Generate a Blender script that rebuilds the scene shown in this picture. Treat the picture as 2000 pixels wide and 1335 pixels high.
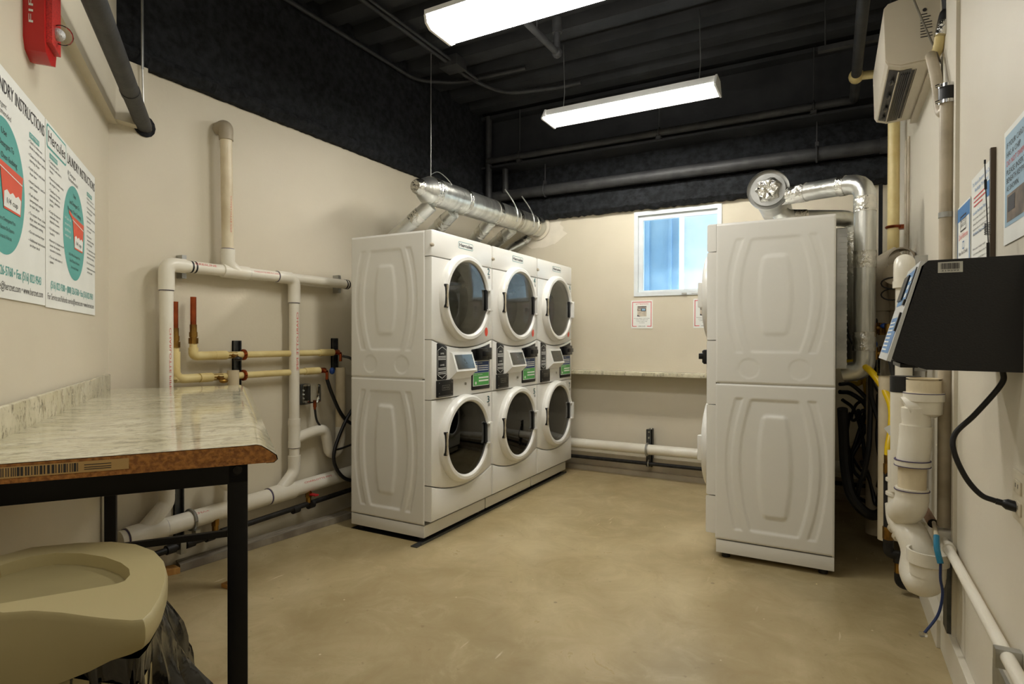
import bpy, bmesh, math, random
from mathutils import Vector, Matrix
random.seed(7)
S = bpy.context.scene
COL = S.collection
for o in list(bpy.data.objects): bpy.data.objects.remove(o)

# ------------------------------------------------------------ camera, world, exposure
FPX = 1138.0; CAMZ = 1.2
yaw, pit, rol = math.radians(28.7), math.radians(.33), math.radians(.13)
Fv = Vector((-math.sin(yaw)*math.cos(pit), math.cos(yaw)*math.cos(pit), -math.sin(pit)))
R0 = Vector((math.cos(yaw), math.sin(yaw), 0)); U0 = R0.cross(Fv)
Rv = math.cos(rol)*R0 + math.sin(rol)*U0; Uv = -math.sin(rol)*R0 + math.cos(rol)*U0
CP = Vector((0, 0, CAMZ))
cam = bpy.data.cameras.new('camera'); cam_o = bpy.data.objects.new('camera', cam); COL.objects.link(cam_o)
cam.sensor_width = 36; cam.lens = 36*FPX/2000; cam.clip_start = .02
M4 = Matrix((Rv, Uv, -Fv)).transposed().to_4x4(); M4.translation = CP
cam_o.matrix_world = M4
S.camera = cam_o
S.view_settings.view_transform = 'Standard'; S.view_settings.look = 'None'
S.view_settings.gamma = 1; S.view_settings.use_curve_mapping = False
S.view_settings.exposure = 1.5
w = bpy.data.worlds.new('sky'); S.world = w; w.use_nodes = True
bg = w.node_tree.nodes['Background']; bg.inputs[0].default_value = (.78, .89, 1, 1); bg.inputs[1].default_value = 2.9
TUBE_E = 26.0; WRAP_E = 9.0

# measured points: a pixel of the photo meets a known plane of the room
def ray(x, y): return Fv + Rv*((x-1000)/FPX) - Uv*((y-667.5)/FPX)
def PL(x, y, ax, v):
    d = ray(x, y); return CP + d*((v-CP[ax])/d[ax])
def PX(x, y, v): return PL(x, y, 0, v)
def PY(x, y, v): return PL(x, y, 1, v)
def PZ(x, y, v): return PL(x, y, 2, v)

# ------------------------------------------------------------ materials
def lin(c):
    out = []
    for v in c[:3]:
        v = v/255.0
        out.append(v/12.92 if v <= .04045 else ((v+.055)/1.055)**2.4)
    return (*out, 1)
MATS = {}
def mat(name, col, rough=.5, metal=0.0, col2=None, scale=8.0, detail=4, lo=.35, hi=.65, bump=0.0, bscale=None, stretch=None,
        emit=None, es=0, coat=0, alpha=None, spec=.5, rvar=0, trans=0):
    if name in MATS: return MATS[name]
    m = bpy.data.materials.new(name); m.use_nodes = True; nt = m.node_tree; N = nt.nodes; L = nt.links
    b = N['Principled BSDF']; b.inputs['Base Color'].default_value = lin(col)
    b.inputs['Roughness'].default_value = rough; b.inputs['Metallic'].default_value = metal
    b.inputs['Specular IOR Level'].default_value = spec
    if coat: b.inputs['Coat Weight'].default_value = coat; b.inputs['Coat Roughness'].default_value = .08
    if trans: b.inputs['Transmission Weight'].default_value = trans
    if emit:
        b.inputs['Emission Color'].default_value = (*emit, 1); b.inputs['Emission Strength'].default_value = es
    tc = N.new('ShaderNodeTexCoord'); mp = N.new('ShaderNodeMapping'); L.new(tc.outputs['Object'], mp.inputs[0])
    if stretch: mp.inputs['Scale'].default_value = stretch
    if col2 is None: col2 = tuple(min(255, c*.95) for c in col[:3])
    nz = N.new('ShaderNodeTexNoise'); nz.inputs['Scale'].default_value = scale; nz.inputs['Detail'].default_value = detail
    L.new(mp.outputs[0], nz.inputs['Vector'])
    rp = N.new('ShaderNodeValToRGB'); rp.color_ramp.elements[0].position = lo; rp.color_ramp.elements[1].position = hi
    rp.color_ramp.elements[0].color = lin(col2); rp.color_ramp.elements[1].color = lin(col)
    L.new(nz.outputs['Fac'], rp.inputs[0]); L.new(rp.outputs[0], b.inputs['Base Color'])
    if rvar:
        mr = N.new('ShaderNodeMapRange'); mr.inputs['To Min'].default_value = max(0.02, rough-rvar); mr.inputs['To Max'].default_value = rough+rvar
        L.new(nz.outputs['Fac'], mr.inputs[0]); L.new(mr.outputs[0], b.inputs['Roughness'])
    if bump:
        n2 = N.new('ShaderNodeTexNoise'); n2.inputs['Scale'].default_value = bscale or scale*4; n2.inputs['Detail'].default_value = 5
        L.new(mp.outputs[0], n2.inputs['Vector'])
        bp = N.new('ShaderNodeBump'); bp.inputs['Strength'].default_value = bump; bp.inputs['Distance'].default_value = .01
        L.new(n2.outputs['Fac'], bp.inputs['Height']); L.new(bp.outputs[0], b.inputs['Normal'])
    MATS[name] = m
    return m

wall_m = mat('wall_paint', (214, 205, 184), .55, col2=(206, 197, 175), scale=1.3, bump=.06, bscale=60, rvar=.05)
wall_r = mat('wall_paint_right', (220, 214, 198), .5, col2=(213, 206, 189), scale=1.5, bump=.06, bscale=60)
black_rough = mat('black_sprayed_insulation', (36, 38, 41), .85, col2=(17, 18, 20), scale=22, bump=1.0, bscale=34, spec=.25)
black_flat = mat('black_ceiling_paint', (46, 47, 49), .7, col2=(36, 37, 39), scale=5, bump=.2, bscale=30, spec=.3)
black_pipe_m = mat('black_painted_pipe', (58, 58, 58), .55, col2=(44, 44, 45), scale=12, bump=.1, spec=.4)
white_app = mat('white_enamel', (232, 230, 224), .28, col2=(229, 227, 220), scale=2, coat=.15)
seam_m = mat('shadow_gap_rubber', (60, 58, 52), .8)
pvc = mat('white_pvc', (232, 227, 213), .3, col2=(224, 217, 200), scale=5)
pvc_old = mat('aged_pvc', (222, 209, 180), .38, col2=(204, 188, 156), scale=7, bump=.05)
cream = mat('cream_cpvc', (226, 208, 150), .35, col2=(212, 190, 128), scale=9)
tanpipe = mat('tan_painted_pipe', (176, 164, 142), .5, col2=(160, 148, 126), scale=6)
purple = mat('purple_primer', (70, 58, 96), .5)
redink = mat('red_ink', (214, 96, 88), .6)
blackrub = mat('black_rubber', (22, 22, 24), .45, col2=(15, 15, 17), scale=20)
blackmetal = mat('black_powdercoat', (10, 10, 13), .45, col2=(7, 7, 9), scale=20, bump=.05, spec=.3)
copper = mat('copper', (190, 96, 56), .32, 1.0, col2=(130, 66, 40), scale=14)
brass = mat('brass', (176, 136, 66), .35, 1.0, col2=(120, 90, 48), scale=16)
galv = mat('galvanised_steel', (190, 190, 186), .38, .95, col2=(160, 160, 156), scale=9, bump=.1, bscale=14)
duct_m = mat('duct_sheet_metal', (226, 226, 220), .30, .95, col2=(190, 190, 184), scale=3, stretch=(1, 6, 1), bump=.35, bscale=9, rvar=.08)
foil = mat('crumpled_foil_tape', (232, 230, 222), .2, 1.0, col2=(190, 188, 180), scale=10, bump=1.0, bscale=38)
chrome = mat('chrome', (215, 215, 215), .12, 1.0)
strut = mat('strut_channel', (96, 98, 98), .45, .8, col2=(74, 76, 76), scale=20)
plastic_blk = mat('black_plastic', (20, 20, 22), .3, col2=(16, 16, 18))
iron = mat('black_iron', (52, 50, 48), .5, .5, col2=(34, 33, 32), scale=20, bump=.2)
conduit_m = mat('painted_conduit', (188, 176, 154), .45, col2=(150, 138, 116), scale=6, lo=.3, hi=.55)
yellow = mat('yellow_hose', (240, 205, 20), .35, col2=(225, 185, 10))
bluepl = mat('blue_plastic', (30, 70, 150), .4)
redpl = mat('red_plastic', (190, 30, 40), .35)
wood = mat('raw_wood', (210, 160, 90), .7, col2=(180, 128, 64), scale=6, stretch=(1, 8, 1))
woodgrey = mat('weathered_board', (150, 142, 126), .8, col2=(112, 102, 88), scale=6, stretch=(8, 1, 1), bump=.2)
paper = mat('paper', (238, 239, 234), .6, col2=(233, 234, 228))
ink = mat('dark_ink', (52, 48, 50), .6)
teal = mat('teal_ink', (92, 176, 168), .5, col2=(84, 166, 160), scale=3)
tealdark = mat('teal_number', (20, 128, 132), .5)
cupred = mat('red_orange_print', (232, 88, 62), .5)
redtext = mat('red_print', (222, 90, 90), .6)
pinkline = mat('pink_border_print', (226, 150, 146), .6)
blueprint_ = mat('blue_print', (70, 130, 190), .6)
bluelight = mat('light_blue_print', (150, 190, 215), .6)
photo_brown = mat('printed_photo_brown', (140, 122, 104), .5, col2=(60, 56, 56), scale=12)
photo_dark = mat('printed_photo_dark', (44, 44, 52), .5)

def concrete():
    m = bpy.data.materials.new('sealed_concrete'); m.use_nodes = True; nt = m.node_tree; N = nt.nodes; L = nt.links
    b = N['Principled BSDF']; tc = N.new('ShaderNodeTexCoord')
    def noise(sc, det, dist=0, rough=.55):
        n = N.new('ShaderNodeTexNoise'); n.inputs['Scale'].default_value = sc; n.inputs['Detail'].default_value = det
        n.inputs['Roughness'].default_value = rough; n.inputs['Distortion'].default_value = dist
        L.new(tc.outputs['Object'], n.inputs['Vector']); return n
    def ramp(src, p0, c0, p1, c1):
        r = N.new('ShaderNodeValToRGB'); r.color_ramp.elements[0].position = p0; r.color_ramp.elements[1].position = p1
        r.color_ramp.elements[0].color = c0; r.color_ramp.elements[1].color = c1; L.new(src, r.inputs[0]); return r
    def mix(a, bb, f, mode='MIX'):
        x = N.new('ShaderNodeMix'); x.data_type = 'RGBA'; x.blend_type = mode
        L.new(f, x.inputs[0]) if not isinstance(f, float) else setattr(x.inputs[0], 'default_value', f)
        for s, i in ((a, 6), (bb, 7)):
            if isinstance(s, tuple): x.inputs[i].default_value = s
            else: L.new(s, x.inputs[i])
        return x.outputs[2]
    n1 = noise(1.1, 5, .6); n2 = noise(4.5, 12, .8, .72); n3 = noise(30, 4)
    base = ramp(n1.outputs['Fac'], .3, lin((146, 128, 88)), .68, lin((188, 172, 132))).outputs[0]
    c = mix(base, lin((150, 128, 88)), ramp(n2.outputs['Fac'], .5, (0, 0, 0, 1), .72, (.6, .6, .6, 1)).outputs[0])
    c = mix(c, lin((214, 198, 160)), ramp(n2.outputs['Fac'], .22, (.5, .5, .5, 1), .48, (0, 0, 0, 1)).outputs[0])
    c = mix(c, lin((120, 100, 66)), ramp(n3.outputs['Fac'], .66, (0, 0, 0, 1), .74, (.5, .5, .5, 1)).outputs[0])
    v = N.new('ShaderNodeTexVoronoi'); v.inputs['Scale'].default_value = 5.5; L.new(tc.outputs['Object'], v.inputs['Vector'])
    c = mix(c, lin((232, 224, 200)), ramp(v.outputs['Distance'], .018, (.8, .8, .8, 1), .03, (0, 0, 0, 1)).outputs[0])
    v2 = N.new('ShaderNodeTexVoronoi'); v2.inputs['Scale'].default_value = 3.1; L.new(tc.outputs['Object'], v2.inputs['Vector'])
    c = mix(c, lin((92, 74, 48)), ramp(v2.outputs['Distance'], .02, (.6, .6, .6, 1), .035, (0, 0, 0, 1)).outputs[0])
    mp = N.new('ShaderNodeMapping'); mp.inputs['Scale'].default_value = (22, 2.2, 1); mp.inputs['Rotation'].default_value = (0, 0, .6); L.new(tc.outputs['Object'], mp.inputs[0])
    n5 = N.new('ShaderNodeTexNoise'); n5.inputs['Scale'].default_value = 1.6; n5.inputs['Detail'].default_value = 3; L.new(mp.outputs[0], n5.inputs['Vector'])
    n6 = noise(1.7, 2)
    mm = N.new('ShaderNodeMath'); mm.operation = 'MULTIPLY'; L.new(ramp(n5.outputs['Fac'], .69, (0, 0, 0, 1), .73, (.7, .7, .7, 1)).outputs[0], mm.inputs[0]); L.new(ramp(n6.outputs['Fac'], .5, (0, 0, 0, 1), .6, (1, 1, 1, 1)).outputs[0], mm.inputs[1])
    c = mix(c, lin((222, 212, 184)), mm.outputs[0])
    L.new(c, b.inputs['Base Color'])
    mr = N.new('ShaderNodeMapRange'); mr.inputs['To Min'].default_value = .2; mr.inputs['To Max'].default_value = .42
    L.new(n2.outputs['Fac'], mr.inputs[0]); L.new(mr.outputs[0], b.inputs['Roughness'])
    bp = N.new('ShaderNodeBump'); bp.inputs['Strength'].default_value = .12; bp.inputs['Distance'].default_value = .01
    L.new(n2.outputs['Fac'], bp.inputs['Height']); L.new(bp.outputs[0], b.inputs['Normal'])
    return m
floor_m = concrete()

def laminate(name, stretch, rot=0, rough=.14):
    m = bpy.data.materials.new(name); m.use_nodes = True; nt = m.node_tree; N = nt.nodes; L = nt.links
    b = N['Principled BSDF']; tc = N.new('ShaderNodeTexCoord'); mp = N.new('ShaderNodeMapping'); L.new(tc.outputs['Object'], mp.inputs[0])
    mp.inputs['Scale'].default_value = stretch; mp.inputs['Rotation'].default_value = (0, 0, rot)
    def nr(sc, p0, c0, p1, c1, det=6):
        n = N.new('ShaderNodeTexNoise'); n.inputs['Scale'].default_value = sc; n.inputs['Detail'].default_value = det; n.inputs['Roughness'].default_value = .7
        L.new(mp.outputs[0], n.inputs['Vector'])
        r = N.new('ShaderNodeValToRGB'); r.color_ramp.elements[0].position = p0; r.color_ramp.elements[1].position = p1
        r.color_ramp.elements[0].color = c0; r.color_ramp.elements[1].color = c1; L.new(n.outputs['Fac'], r.inputs[0]); return r.outputs[0]
    base = nr(5, .35, lin((196, 188, 158)), .65, lin((222, 215, 190)))
    f1 = nr(14, .52, (0, 0, 0, 1), .63, (.75, .75, .75, 1)); f2 = nr(30, .56, (0, 0, 0, 1), .64, (.8, .8, .8, 1))
    x = N.new('ShaderNodeMix'); x.data_type = 'RGBA'; L.new(f1, x.inputs[0]); L.new(base, x.inputs[6]); x.inputs[7].default_value = lin((140, 132, 112))
    y = N.new('ShaderNodeMix'); y.data_type = 'RGBA'; L.new(f2, y.inputs[0]); L.new(x.outputs[2], y.inputs[6]); y.inputs[7].default_value = lin((96, 88, 74))
    L.new(y.outputs[2], b.inputs['Base Color']); b.inputs['Roughness'].default_value = rough
    return m
lam = laminate('speckled_laminate', (3.2, 1.0, 1.0), .0, .075)
lam2 = laminate('speckled_laminate_upright', (2.2, 2.2, 1.2))
chip = mat('particle_board_edge', (180, 122, 60), .75, col2=(138, 88, 42), scale=90, detail=6, lo=.4, hi=.6, bump=.6, bscale=90)

def tinted_glass(name, tint, refl=.03, ior=1.5):
    m = bpy.data.materials.new(name); m.use_nodes = True; nt = m.node_tree; N = nt.nodes; L = nt.links
    for n in list(N): N.remove(n)
    out = N.new('ShaderNodeOutputMaterial'); mix = N.new('ShaderNodeMixShader'); fr = N.new('ShaderNodeFresnel'); fr.inputs[0].default_value = ior
    t = N.new('ShaderNodeBsdfTransparent'); t.inputs[0].default_value = (*tint, 1)
    g = N.new('ShaderNodeBsdfGlossy'); g.inputs['Roughness'].default_value = refl; g.inputs[0].default_value = (1, 1, 1, 1)
    L.new(fr.outputs[0], mix.inputs[0]); L.new(t.outputs[0], mix.inputs[1]); L.new(g.outputs[0], mix.inputs[2]); L.new(mix.outputs[0], out.inputs[0])
    return m
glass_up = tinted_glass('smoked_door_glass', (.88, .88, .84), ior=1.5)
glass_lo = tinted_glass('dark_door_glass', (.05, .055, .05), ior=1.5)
clear = tinted_glass('clear_plastic', (.86, .86, .84), ior=1.5)
frost = tinted_glass('window_glass', (.93, .97, 1.0), refl=.2, ior=1.2)
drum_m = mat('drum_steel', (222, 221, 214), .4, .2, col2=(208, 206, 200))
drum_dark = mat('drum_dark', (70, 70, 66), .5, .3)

# ------------------------------------------------------------ mesh builder
_T = {}
def text_geo(s):
    if s in _T: return _T[s]
    cu = bpy.data.curves.new('t', 'FONT'); cu.body = s; cu.resolution_u = 2; cu.size = 1
    ob = bpy.data.objects.new('t', cu); COL.objects.link(ob)
    dg = bpy.context.evaluated_depsgraph_get(); me = ob.evaluated_get(dg).to_mesh()
    vs = [v.co.copy() for v in me.vertices]; fs = [tuple(p.vertices) for p in me.polygons]
    ob.evaluated_get(dg).to_mesh_clear(); bpy.data.objects.remove(ob); bpy.data.curves.remove(cu)
    _T[s] = (vs, fs); return _T[s]

def fillet(pts, rad, n=6):
    pts = [Vector(p) for p in pts]
    if rad <= 0 or len(pts) < 3: return pts
    out = [pts[0]]
    for i in range(1, len(pts)-1):
        a, b, c = pts[i-1], pts[i], pts[i+1]
        d1 = a-b; d2 = c-b; l1, l2 = d1.length, d2.length
        if l1 < 1e-6 or l2 < 1e-6: continue
        r = min(rad, l1*.49, l2*.49); p1 = b+d1*(r/l1); p2 = b+d2*(r/l2)
        for k in range(n+1):
            t = k/n; out.append(p1*(1-t)**2 + b*2*t*(1-t) + p2*t*t)
    out.append(pts[-1]); return out
def spline(pts, n=8):
    P = [Vector(p) for p in pts]; P = [P[0]*2-P[1]] + P + [P[-1]*2-P[-2]]; out = []
    for i in range(1, len(P)-2):
        a, b, c, d = P[i-1:i+3]
        for k in range(n):
            t = k/n
            out.append(.5*((2*b)+(c-a)*t+(2*a-5*b+4*c-d)*t*t+(3*b-a-3*c+d)*t**3))
    out.append(P[-2]); return out

class MB:
    def __init__(s): s.bm = bmesh.new()
    def add(s, vs, fs):
        V = [s.bm.verts.new(v) for v in vs]
        for f in fs:
            try: s.bm.faces.new([V[i] for i in f])
            except ValueError: pass
        return s
    def box(s, lo, hi, bev=0):
        x0, y0, z0 = lo; x1, y1, z1 = hi
        vs = [(x, y, z) for z in (z0, z1) for x, y in ((x0, y0), (x1, y0), (x1, y1), (x0, y1))]
        fs = [(0, 3, 2, 1), (4, 5, 6, 7), (0, 1, 5, 4), (1, 2, 6, 5), (2, 3, 7, 6), (3, 0, 4, 7)]
        if bev:
            t = bmesh.new(); V = [t.verts.new(v) for v in vs]
            for f in fs: t.faces.new([V[i] for i in f])
            bmesh.ops.bevel(t, geom=t.edges[:], offset=bev, segments=2, profile=.6, affect='EDGES')
            t.verts.index_update(); s.add([v.co.copy() for v in t.verts], [[v.index for v in f.verts] for f in t.faces]); t.free()
        else: s.add(vs, fs)
        return s
    def obox(s, c, ux, uy, uz, hx, hy, hz):
        c, ux, uy, uz = map(Vector, (c, ux, uy, uz))
        vs = [c+ux*(a*hx)+uy*(b*hy)+uz*(d*hz) for d in (-1, 1) for a, b in ((-1, -1), (1, -1), (1, 1), (-1, 1))]
        return s.add(vs, [(0, 3, 2, 1), (4, 5, 6, 7), (0, 1, 5, 4), (1, 2, 6, 5), (2, 3, 7, 6), (3, 0, 4, 7)])
    def prism(s, pts, off):
        """extrude a 3D polygon by vector off"""
        pts = [Vector(p) for p in pts]; off = Vector(off); n = len(pts)
        return s.add(pts+[p+off for p in pts], [tuple(range(n))[::-1], tuple(range(n, 2*n))]+[(i, (i+1) % n, n+(i+1) % n, n+i) for i in range(n)])
    def tube(s, pts, r, seg=16, cap=True, wall=0):
        pts = [Vector(p) for p in pts]; n = len(pts)
        rs = r if isinstance(r, (list, tuple)) else [r]*n
        T = []
        for i in range(n):
            t = pts[min(i+1, n-1)]-pts[max(i-1, 0)]; T.append(t.normalized() if t.length > 1e-9 else Vector((0, 0, 1)))
        a = Vector((0, 0, 1)) if abs(T[0].z) < .9 else Vector((1, 0, 0))
        u = T[0].cross(a).normalized(); vs = []
        for i in range(n):
            u = (u-T[i]*u.dot(T[i])).normalized(); v = T[i].cross(u)
            for k in range(seg):
                an = 2*math.pi*k/seg; vs.append(pts[i]+(u*math.cos(an)+v*math.sin(an))*rs[i])
        fs = [(i*seg+k, i*seg+(k+1) % seg, (i+1)*seg+(k+1) % seg, (i+1)*seg+k) for i in range(n-1) for k in range(seg)]
        if cap: fs += [tuple(range(seg))[::-1], tuple(range((n-1)*seg, n*seg))]
        return s.add(vs, fs)
    def cyl(s, a, b, r, r2=None, seg=20, cap=True): return s.tube([a, b], [r, r if r2 is None else r2], seg, cap)
    def lathe(s, prof, o, ax, seg=32, cap=False):
        o = Vector(o); ax = Vector(ax).normalized(); a = Vector((0, 0, 1)) if abs(ax.z) < .9 else Vector((1, 0, 0))
        u = ax.cross(a).normalized(); v = ax.cross(u); vs = []
        for r, h in prof:
            for k in range(seg):
                an = 2*math.pi*k/seg; vs.append(o+ax*h+(u*math.cos(an)+v*math.sin(an))*r)
        n = len(prof)
        fs = [(i*seg+k, i*seg+(k+1) % seg, (i+1)*seg+(k+1) % seg, (i+1)*seg+k) for i in range(n-1) for k in range(seg)]
        if cap: fs += [tuple(range(seg)), tuple(range((n-1)*seg, n*seg))]
        return s.add(vs, fs)
    def ball(s, c, r, sc=(1, 1, 1), seg=16):
        c = Vector(c); vs = []; fs = []; n = seg//2
        for i in range(n+1):
            th = math.pi*i/n
            for k in range(seg):
                ph = 2*math.pi*k/seg
                vs.append(c+Vector((r*sc[0]*math.sin(th)*math.cos(ph), r*sc[1]*math.sin(th)*math.sin(ph), r*sc[2]*math.cos(th))))
        for i in range(n):
            for k in range(seg): fs.append((i*seg+k, i*seg+(k+1) % seg, (i+1)*seg+(k+1) % seg, (i+1)*seg+k))
        s.add(vs, fs); bmesh.ops.remove_doubles(s.bm, verts=s.bm.verts[:], dist=1e-6); return s
    def rect(s, fr, x0, y0, x1, y1, off=.001, th=0):
        O, ux, uy, n = fr
        if th: return s.prism([O+ux*a+uy*b+n*off for a, b in ((x0, y0), (x1, y0), (x1, y1), (x0, y1))], n*th)
        return s.add([O+ux*a+uy*b+n*off for a, b in ((x0, y0), (x1, y0), (x1, y1), (x0, y1))], [(0, 1, 2, 3)])
    def poly(s, fr, pts, off=.001):
        O, ux, uy, n = fr
        return s.add([O+ux*a+uy*b+n*off for a, b in pts], [tuple(range(len(pts)))])
    def frame(s, fr, x0, y0, x1, y1, t, off=.001):
        s.rect(fr, x0, y0, x1, y0+t, off); s.rect(fr, x0, y1-t, x1, y1, off); s.rect(fr, x0, y0+t, x0+t, y1-t, off); return s.rect(fr, x1-t, y0+t, x1, y1-t, off)
    def text(s, fr, st, x, y, h, width=None, al='L', off=.0015, rot=0):
        """capitals about h tall; x,y baseline start/centre"""
        vs, fs = text_geo(st)
        if not vs: return s
        O, ux, uy, n = fr; x0 = min(v.x for v in vs); x1 = max(v.x for v in vs); k = h/.7; kx = k
        if width and (x1-x0)*k > 0: kx = width/(x1-x0)
        W_ = (x1-x0)*kx; sx = {'L': 0, 'C': -W_/2, 'R': -W_}[al]; ca, sa = math.cos(rot), math.sin(rot); P = []
        for v in vs:
            a = (v.x-x0)*kx+sx; b = v.y*k; P.append(O+ux*(x+a*ca-b*sa)+uy*(y+a*sa+b*ca)+n*off)
        return s.add(P, fs)
    def build(s, name, m, parent=None, smooth=True, **kw):
        me = bpy.data.meshes.new(name); s.bm.normal_update()
        bmesh.ops.recalc_face_normals(s.bm, faces=s.bm.faces[:])
        if smooth:
            for f in s.bm.faces: f.smooth = True
            for e in s.bm.edges:
                if len(e.link_faces) != 2 or e.calc_face_angle(0) > .6: e.smooth = False
        s.bm.to_mesh(me); s.bm.free(); me.materials.append(m)
        o = bpy.data.objects.new(name, me); COL.objects.link(o)
        if parent: o.parent = parent
        for k, v in kw.items(): o[k] = v
        return o
def tag(o, label, cat, group=None):
    o['label'] = label; o['category'] = cat
    if group: o['group'] = group
    return o
def thing(name, label, cat, loc=(0, 0, 0), rotz=0, group=None):
    o = bpy.data.objects.new(name, None); COL.objects.link(o); o.location = loc; o.rotation_euler = (0, 0, rotz); o.empty_display_size = .1
    return tag(o, label, cat, group)
class Sub:
    """a thing whose parts are given in world coordinates"""
    def __init__(s, name, label, cat, base, group=None):
        s.b = Vector(base); s.o = thing(name, label, cat, base, 0, group)
    def part(s, mb, name, m, parent=None, **kw):
        for v in mb.bm.verts: v.co -= s.b
        return mb.build(name, m, parent or s.o, **kw)
def solo(mb, name, m, label, cat, group=None, smooth=True): return tag(mb.build(name, m, None, smooth), label, cat, group)
def struct(mb, name, m, smooth=False):
    o = mb.build(name, m, None, smooth); o['kind'] = 'structure'; return o
def copy_tree(o, parent=None):
    c = o.copy(); COL.objects.link(c); c.parent = parent
    for ch in [x for x in o.children]: copy_tree(ch, c)
    return c

# ------------------------------------------------------------ the room
XL, XR, YB, CZ = -3.0, .40, 5.06, 3.33
YF = -2.2
dP = Vector((-.8166, .5773, 0)); nP = Vector((.5773, .8166, 0))
def PW(sx, z, off=0): return dP*sx + nP*(-.505+off) + Vector((0, 0, z))
cornerY = 1.5027
T = .12
struct(MB().add([(XL-.2, YF-.1, 0), (XR+.2, YF-.1, 0), (XR+.2, YB+.2, 0), (XL-.2, YB+.2, 0), (XL-.2, YF-.1, -.1), (XR+.2, YF-.1, -.1), (XR+.2, YB+.2, -.1), (XL-.2, YB+.2, -.1)],
       [(0, 1, 2, 3), (4, 7, 6, 5), (0, 4, 5, 1), (1, 5, 6, 2), (2, 6, 7, 3), (3, 7, 4, 0)]), 'floor', floor_m)
struct(MB().box((XL-T, cornerY-.1, 0), (XL, YB+T, CZ+.1)), 'wall_left', wall_m)
struct(MB().box((XR, YF, 0), (XR+T, YB+T, CZ+.1)), 'wall_right', wall_r)
WX0, WX1, WZ0, WZ1 = -1.535, -.795, 1.575, 2.32
b = MB()
b.box((XL, YB, 0), (WX0, YB+T, CZ+.1)); b.box((WX1, YB, 0), (XR, YB+T, CZ+.1)); b.box((WX0, YB, 0), (WX1, YB+T, WZ0)); b.box((WX0, YB, WZ1), (WX1, YB+T, CZ+.1))
b.box((-2.2, YB-.004, .775), (XR, YB, .781))
struct(b, 'wall_back', wall_m)
p0 = PW(.9, 0); p1 = Vector((XL, cornerY, 0))
struct(MB().prism([p0, p1, p1-nP*T, p0-nP*T], (0, 0, CZ+.1)), 'wall_corner', wall_m)
struct(MB().box((p0.x-T, YF, 0), (p0.x, p0.y, CZ+.1)), 'wall_side', wall_m)
struct(MB().box((p0.x-T, YF-T, 0), (XR+T, YF, CZ+.1)), 'wall_front', wall_m)
# corrugated steel deck, flutes running across the room
b = MB(); prof = []; y = YF-.1; per = .30
while y < YB+.2:
    prof += [(y, CZ), (y+.13, CZ), (y+.155, CZ+.07), (y+.275, CZ+.07)]; y += per
vs = [(x, yy, zz) for yy, zz in prof for x in (XL-T, XR+T)]
b.add(vs, [(2*i, 2*i+1, 2*i+3, 2*i+2) for i in range(len(prof)-1)]); b.box((XL-T, YF-.1, CZ+.075), (XR+T, YB+.2, CZ+.1))
struct(b, 'ceiling', black_flat)
# upper black insulation on left and back walls
def lumpy(mb, path, r, seg=14, amp=.3, n=160):
    P = [Vector(p) for p in path]; pts = []; rs = []
    for i in range(n+1):
        t = i/n; pts.append(P[0].lerp(P[-1], t)); rs.append(r*(1+amp*(random.random()-.5)))
    return mb.tube(pts, rs, seg)
struct(MB().box((XL, 1.515, 2.585), (XL+.03, YB, CZ+.075)), 'trim_1', black_rough)
b = MB(); n = 170; vs = []
for i in range(n+1):
    y = 1.515+(YB-1.515)*i/n; j = [random.uniform(-.006, .006) for _ in range(3)]
    vs += [(XL, y, 2.525+j[0]*.4), (XL+.032+j[1], y, 2.528+j[0]*.4), (XL+.062+j[1], y, 2.575+j[2]), (XL+.055+j[2], y, 2.60+j[1]), (XL+.02, y, 2.612+j[0])]
b.add(vs, [(5*i+k, 5*i+k+1, 5*i+k+6, 5*i+k+5) for i in range(n) for k in range(4)]); struct(b, 'trim_2', black_rough, True)
struct(MB().box((XL+.03, YB-.03, 2.45), (XR, YB, 2.83)), 'trim_3', black_rough)
b = MB(); n = 120; vs = []
for i in range(n+1):
    x = XL+(XR-XL)*i/n; j = [random.uniform(-.007, .007) for _ in range(4)]
    vs += [(x, YB, 2.335+j[0]), (x, YB-.05, 2.335+j[0]), (x, YB-.085+j[1], 2.37+j[2]), (x, YB-.09+j[1], 2.45+j[2]), (x, YB-.06, 2.53+j[3]), (x, YB-.03, 2.55+j[3])]
b.add(vs, [(6*i+k, 6*i+k+1, 6*i+k+7, 6*i+k+6) for i in range(n) for k in range(5)]); struct(b, 'trim_4', black_rough, True)
b = MB(); b.box((XL+.03, YB-.26, 2.83), (XR, YB, 2.85)); b.box((XL+.03, YB-.15, 2.85), (XR, YB-.13, CZ)); b.box((XL+.03, YB-.26, CZ-.03), (XR, YB, CZ))
struct(b, 'trim_5', black_flat)
# shallow painted soffit step around the near left corner
b = MB(); a0 = PW(.95, 2.215); a1 = PW(3.318, 2.215); b.prism([a0, a1, a1+nP*.035, a0+nP*.035], (0, 0, CZ-2.215)); struct(b, 'trim_6', wall_m)
b = MB(); b.box((XL, cornerY, 2.225), (XL+.055, 1.655, 2.52)); struct(b, 'trim_7', wall_m)
# skim of pale plaster around the duct where it meets the window wall
b = MB(); rp_ = random.Random(4); P = [(-2.44+rp_.uniform(.20, .27)*math.cos(i*math.pi/14), 2.22+rp_.uniform(.13, .17)*math.sin(i*math.pi/14)) for i in range(28)]
b.prism([(x, YB-.0015, z) for x, z in P], (0, .0014, 0)); struct(b, 'trim_8', mat('pale_plaster', (232, 224, 206), .7))
# curb boards at the foot of the walls
b = MB(); b.box((XL, YB-.055, 0), (XR, YB, .045)); b.box((XL, YB-.02, .045), (XR, YB, .16)); struct(b, 'baseboard_back', tanpipe)
b = MB(); b.box((XR-.022, YF, 0), (XR, 2.78, .13), .003); b.box((XR-.035, 2.78, 0), (XR, YB-.06, .11), .003); struct(b, 'baseboard_right', wall_r)

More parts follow.
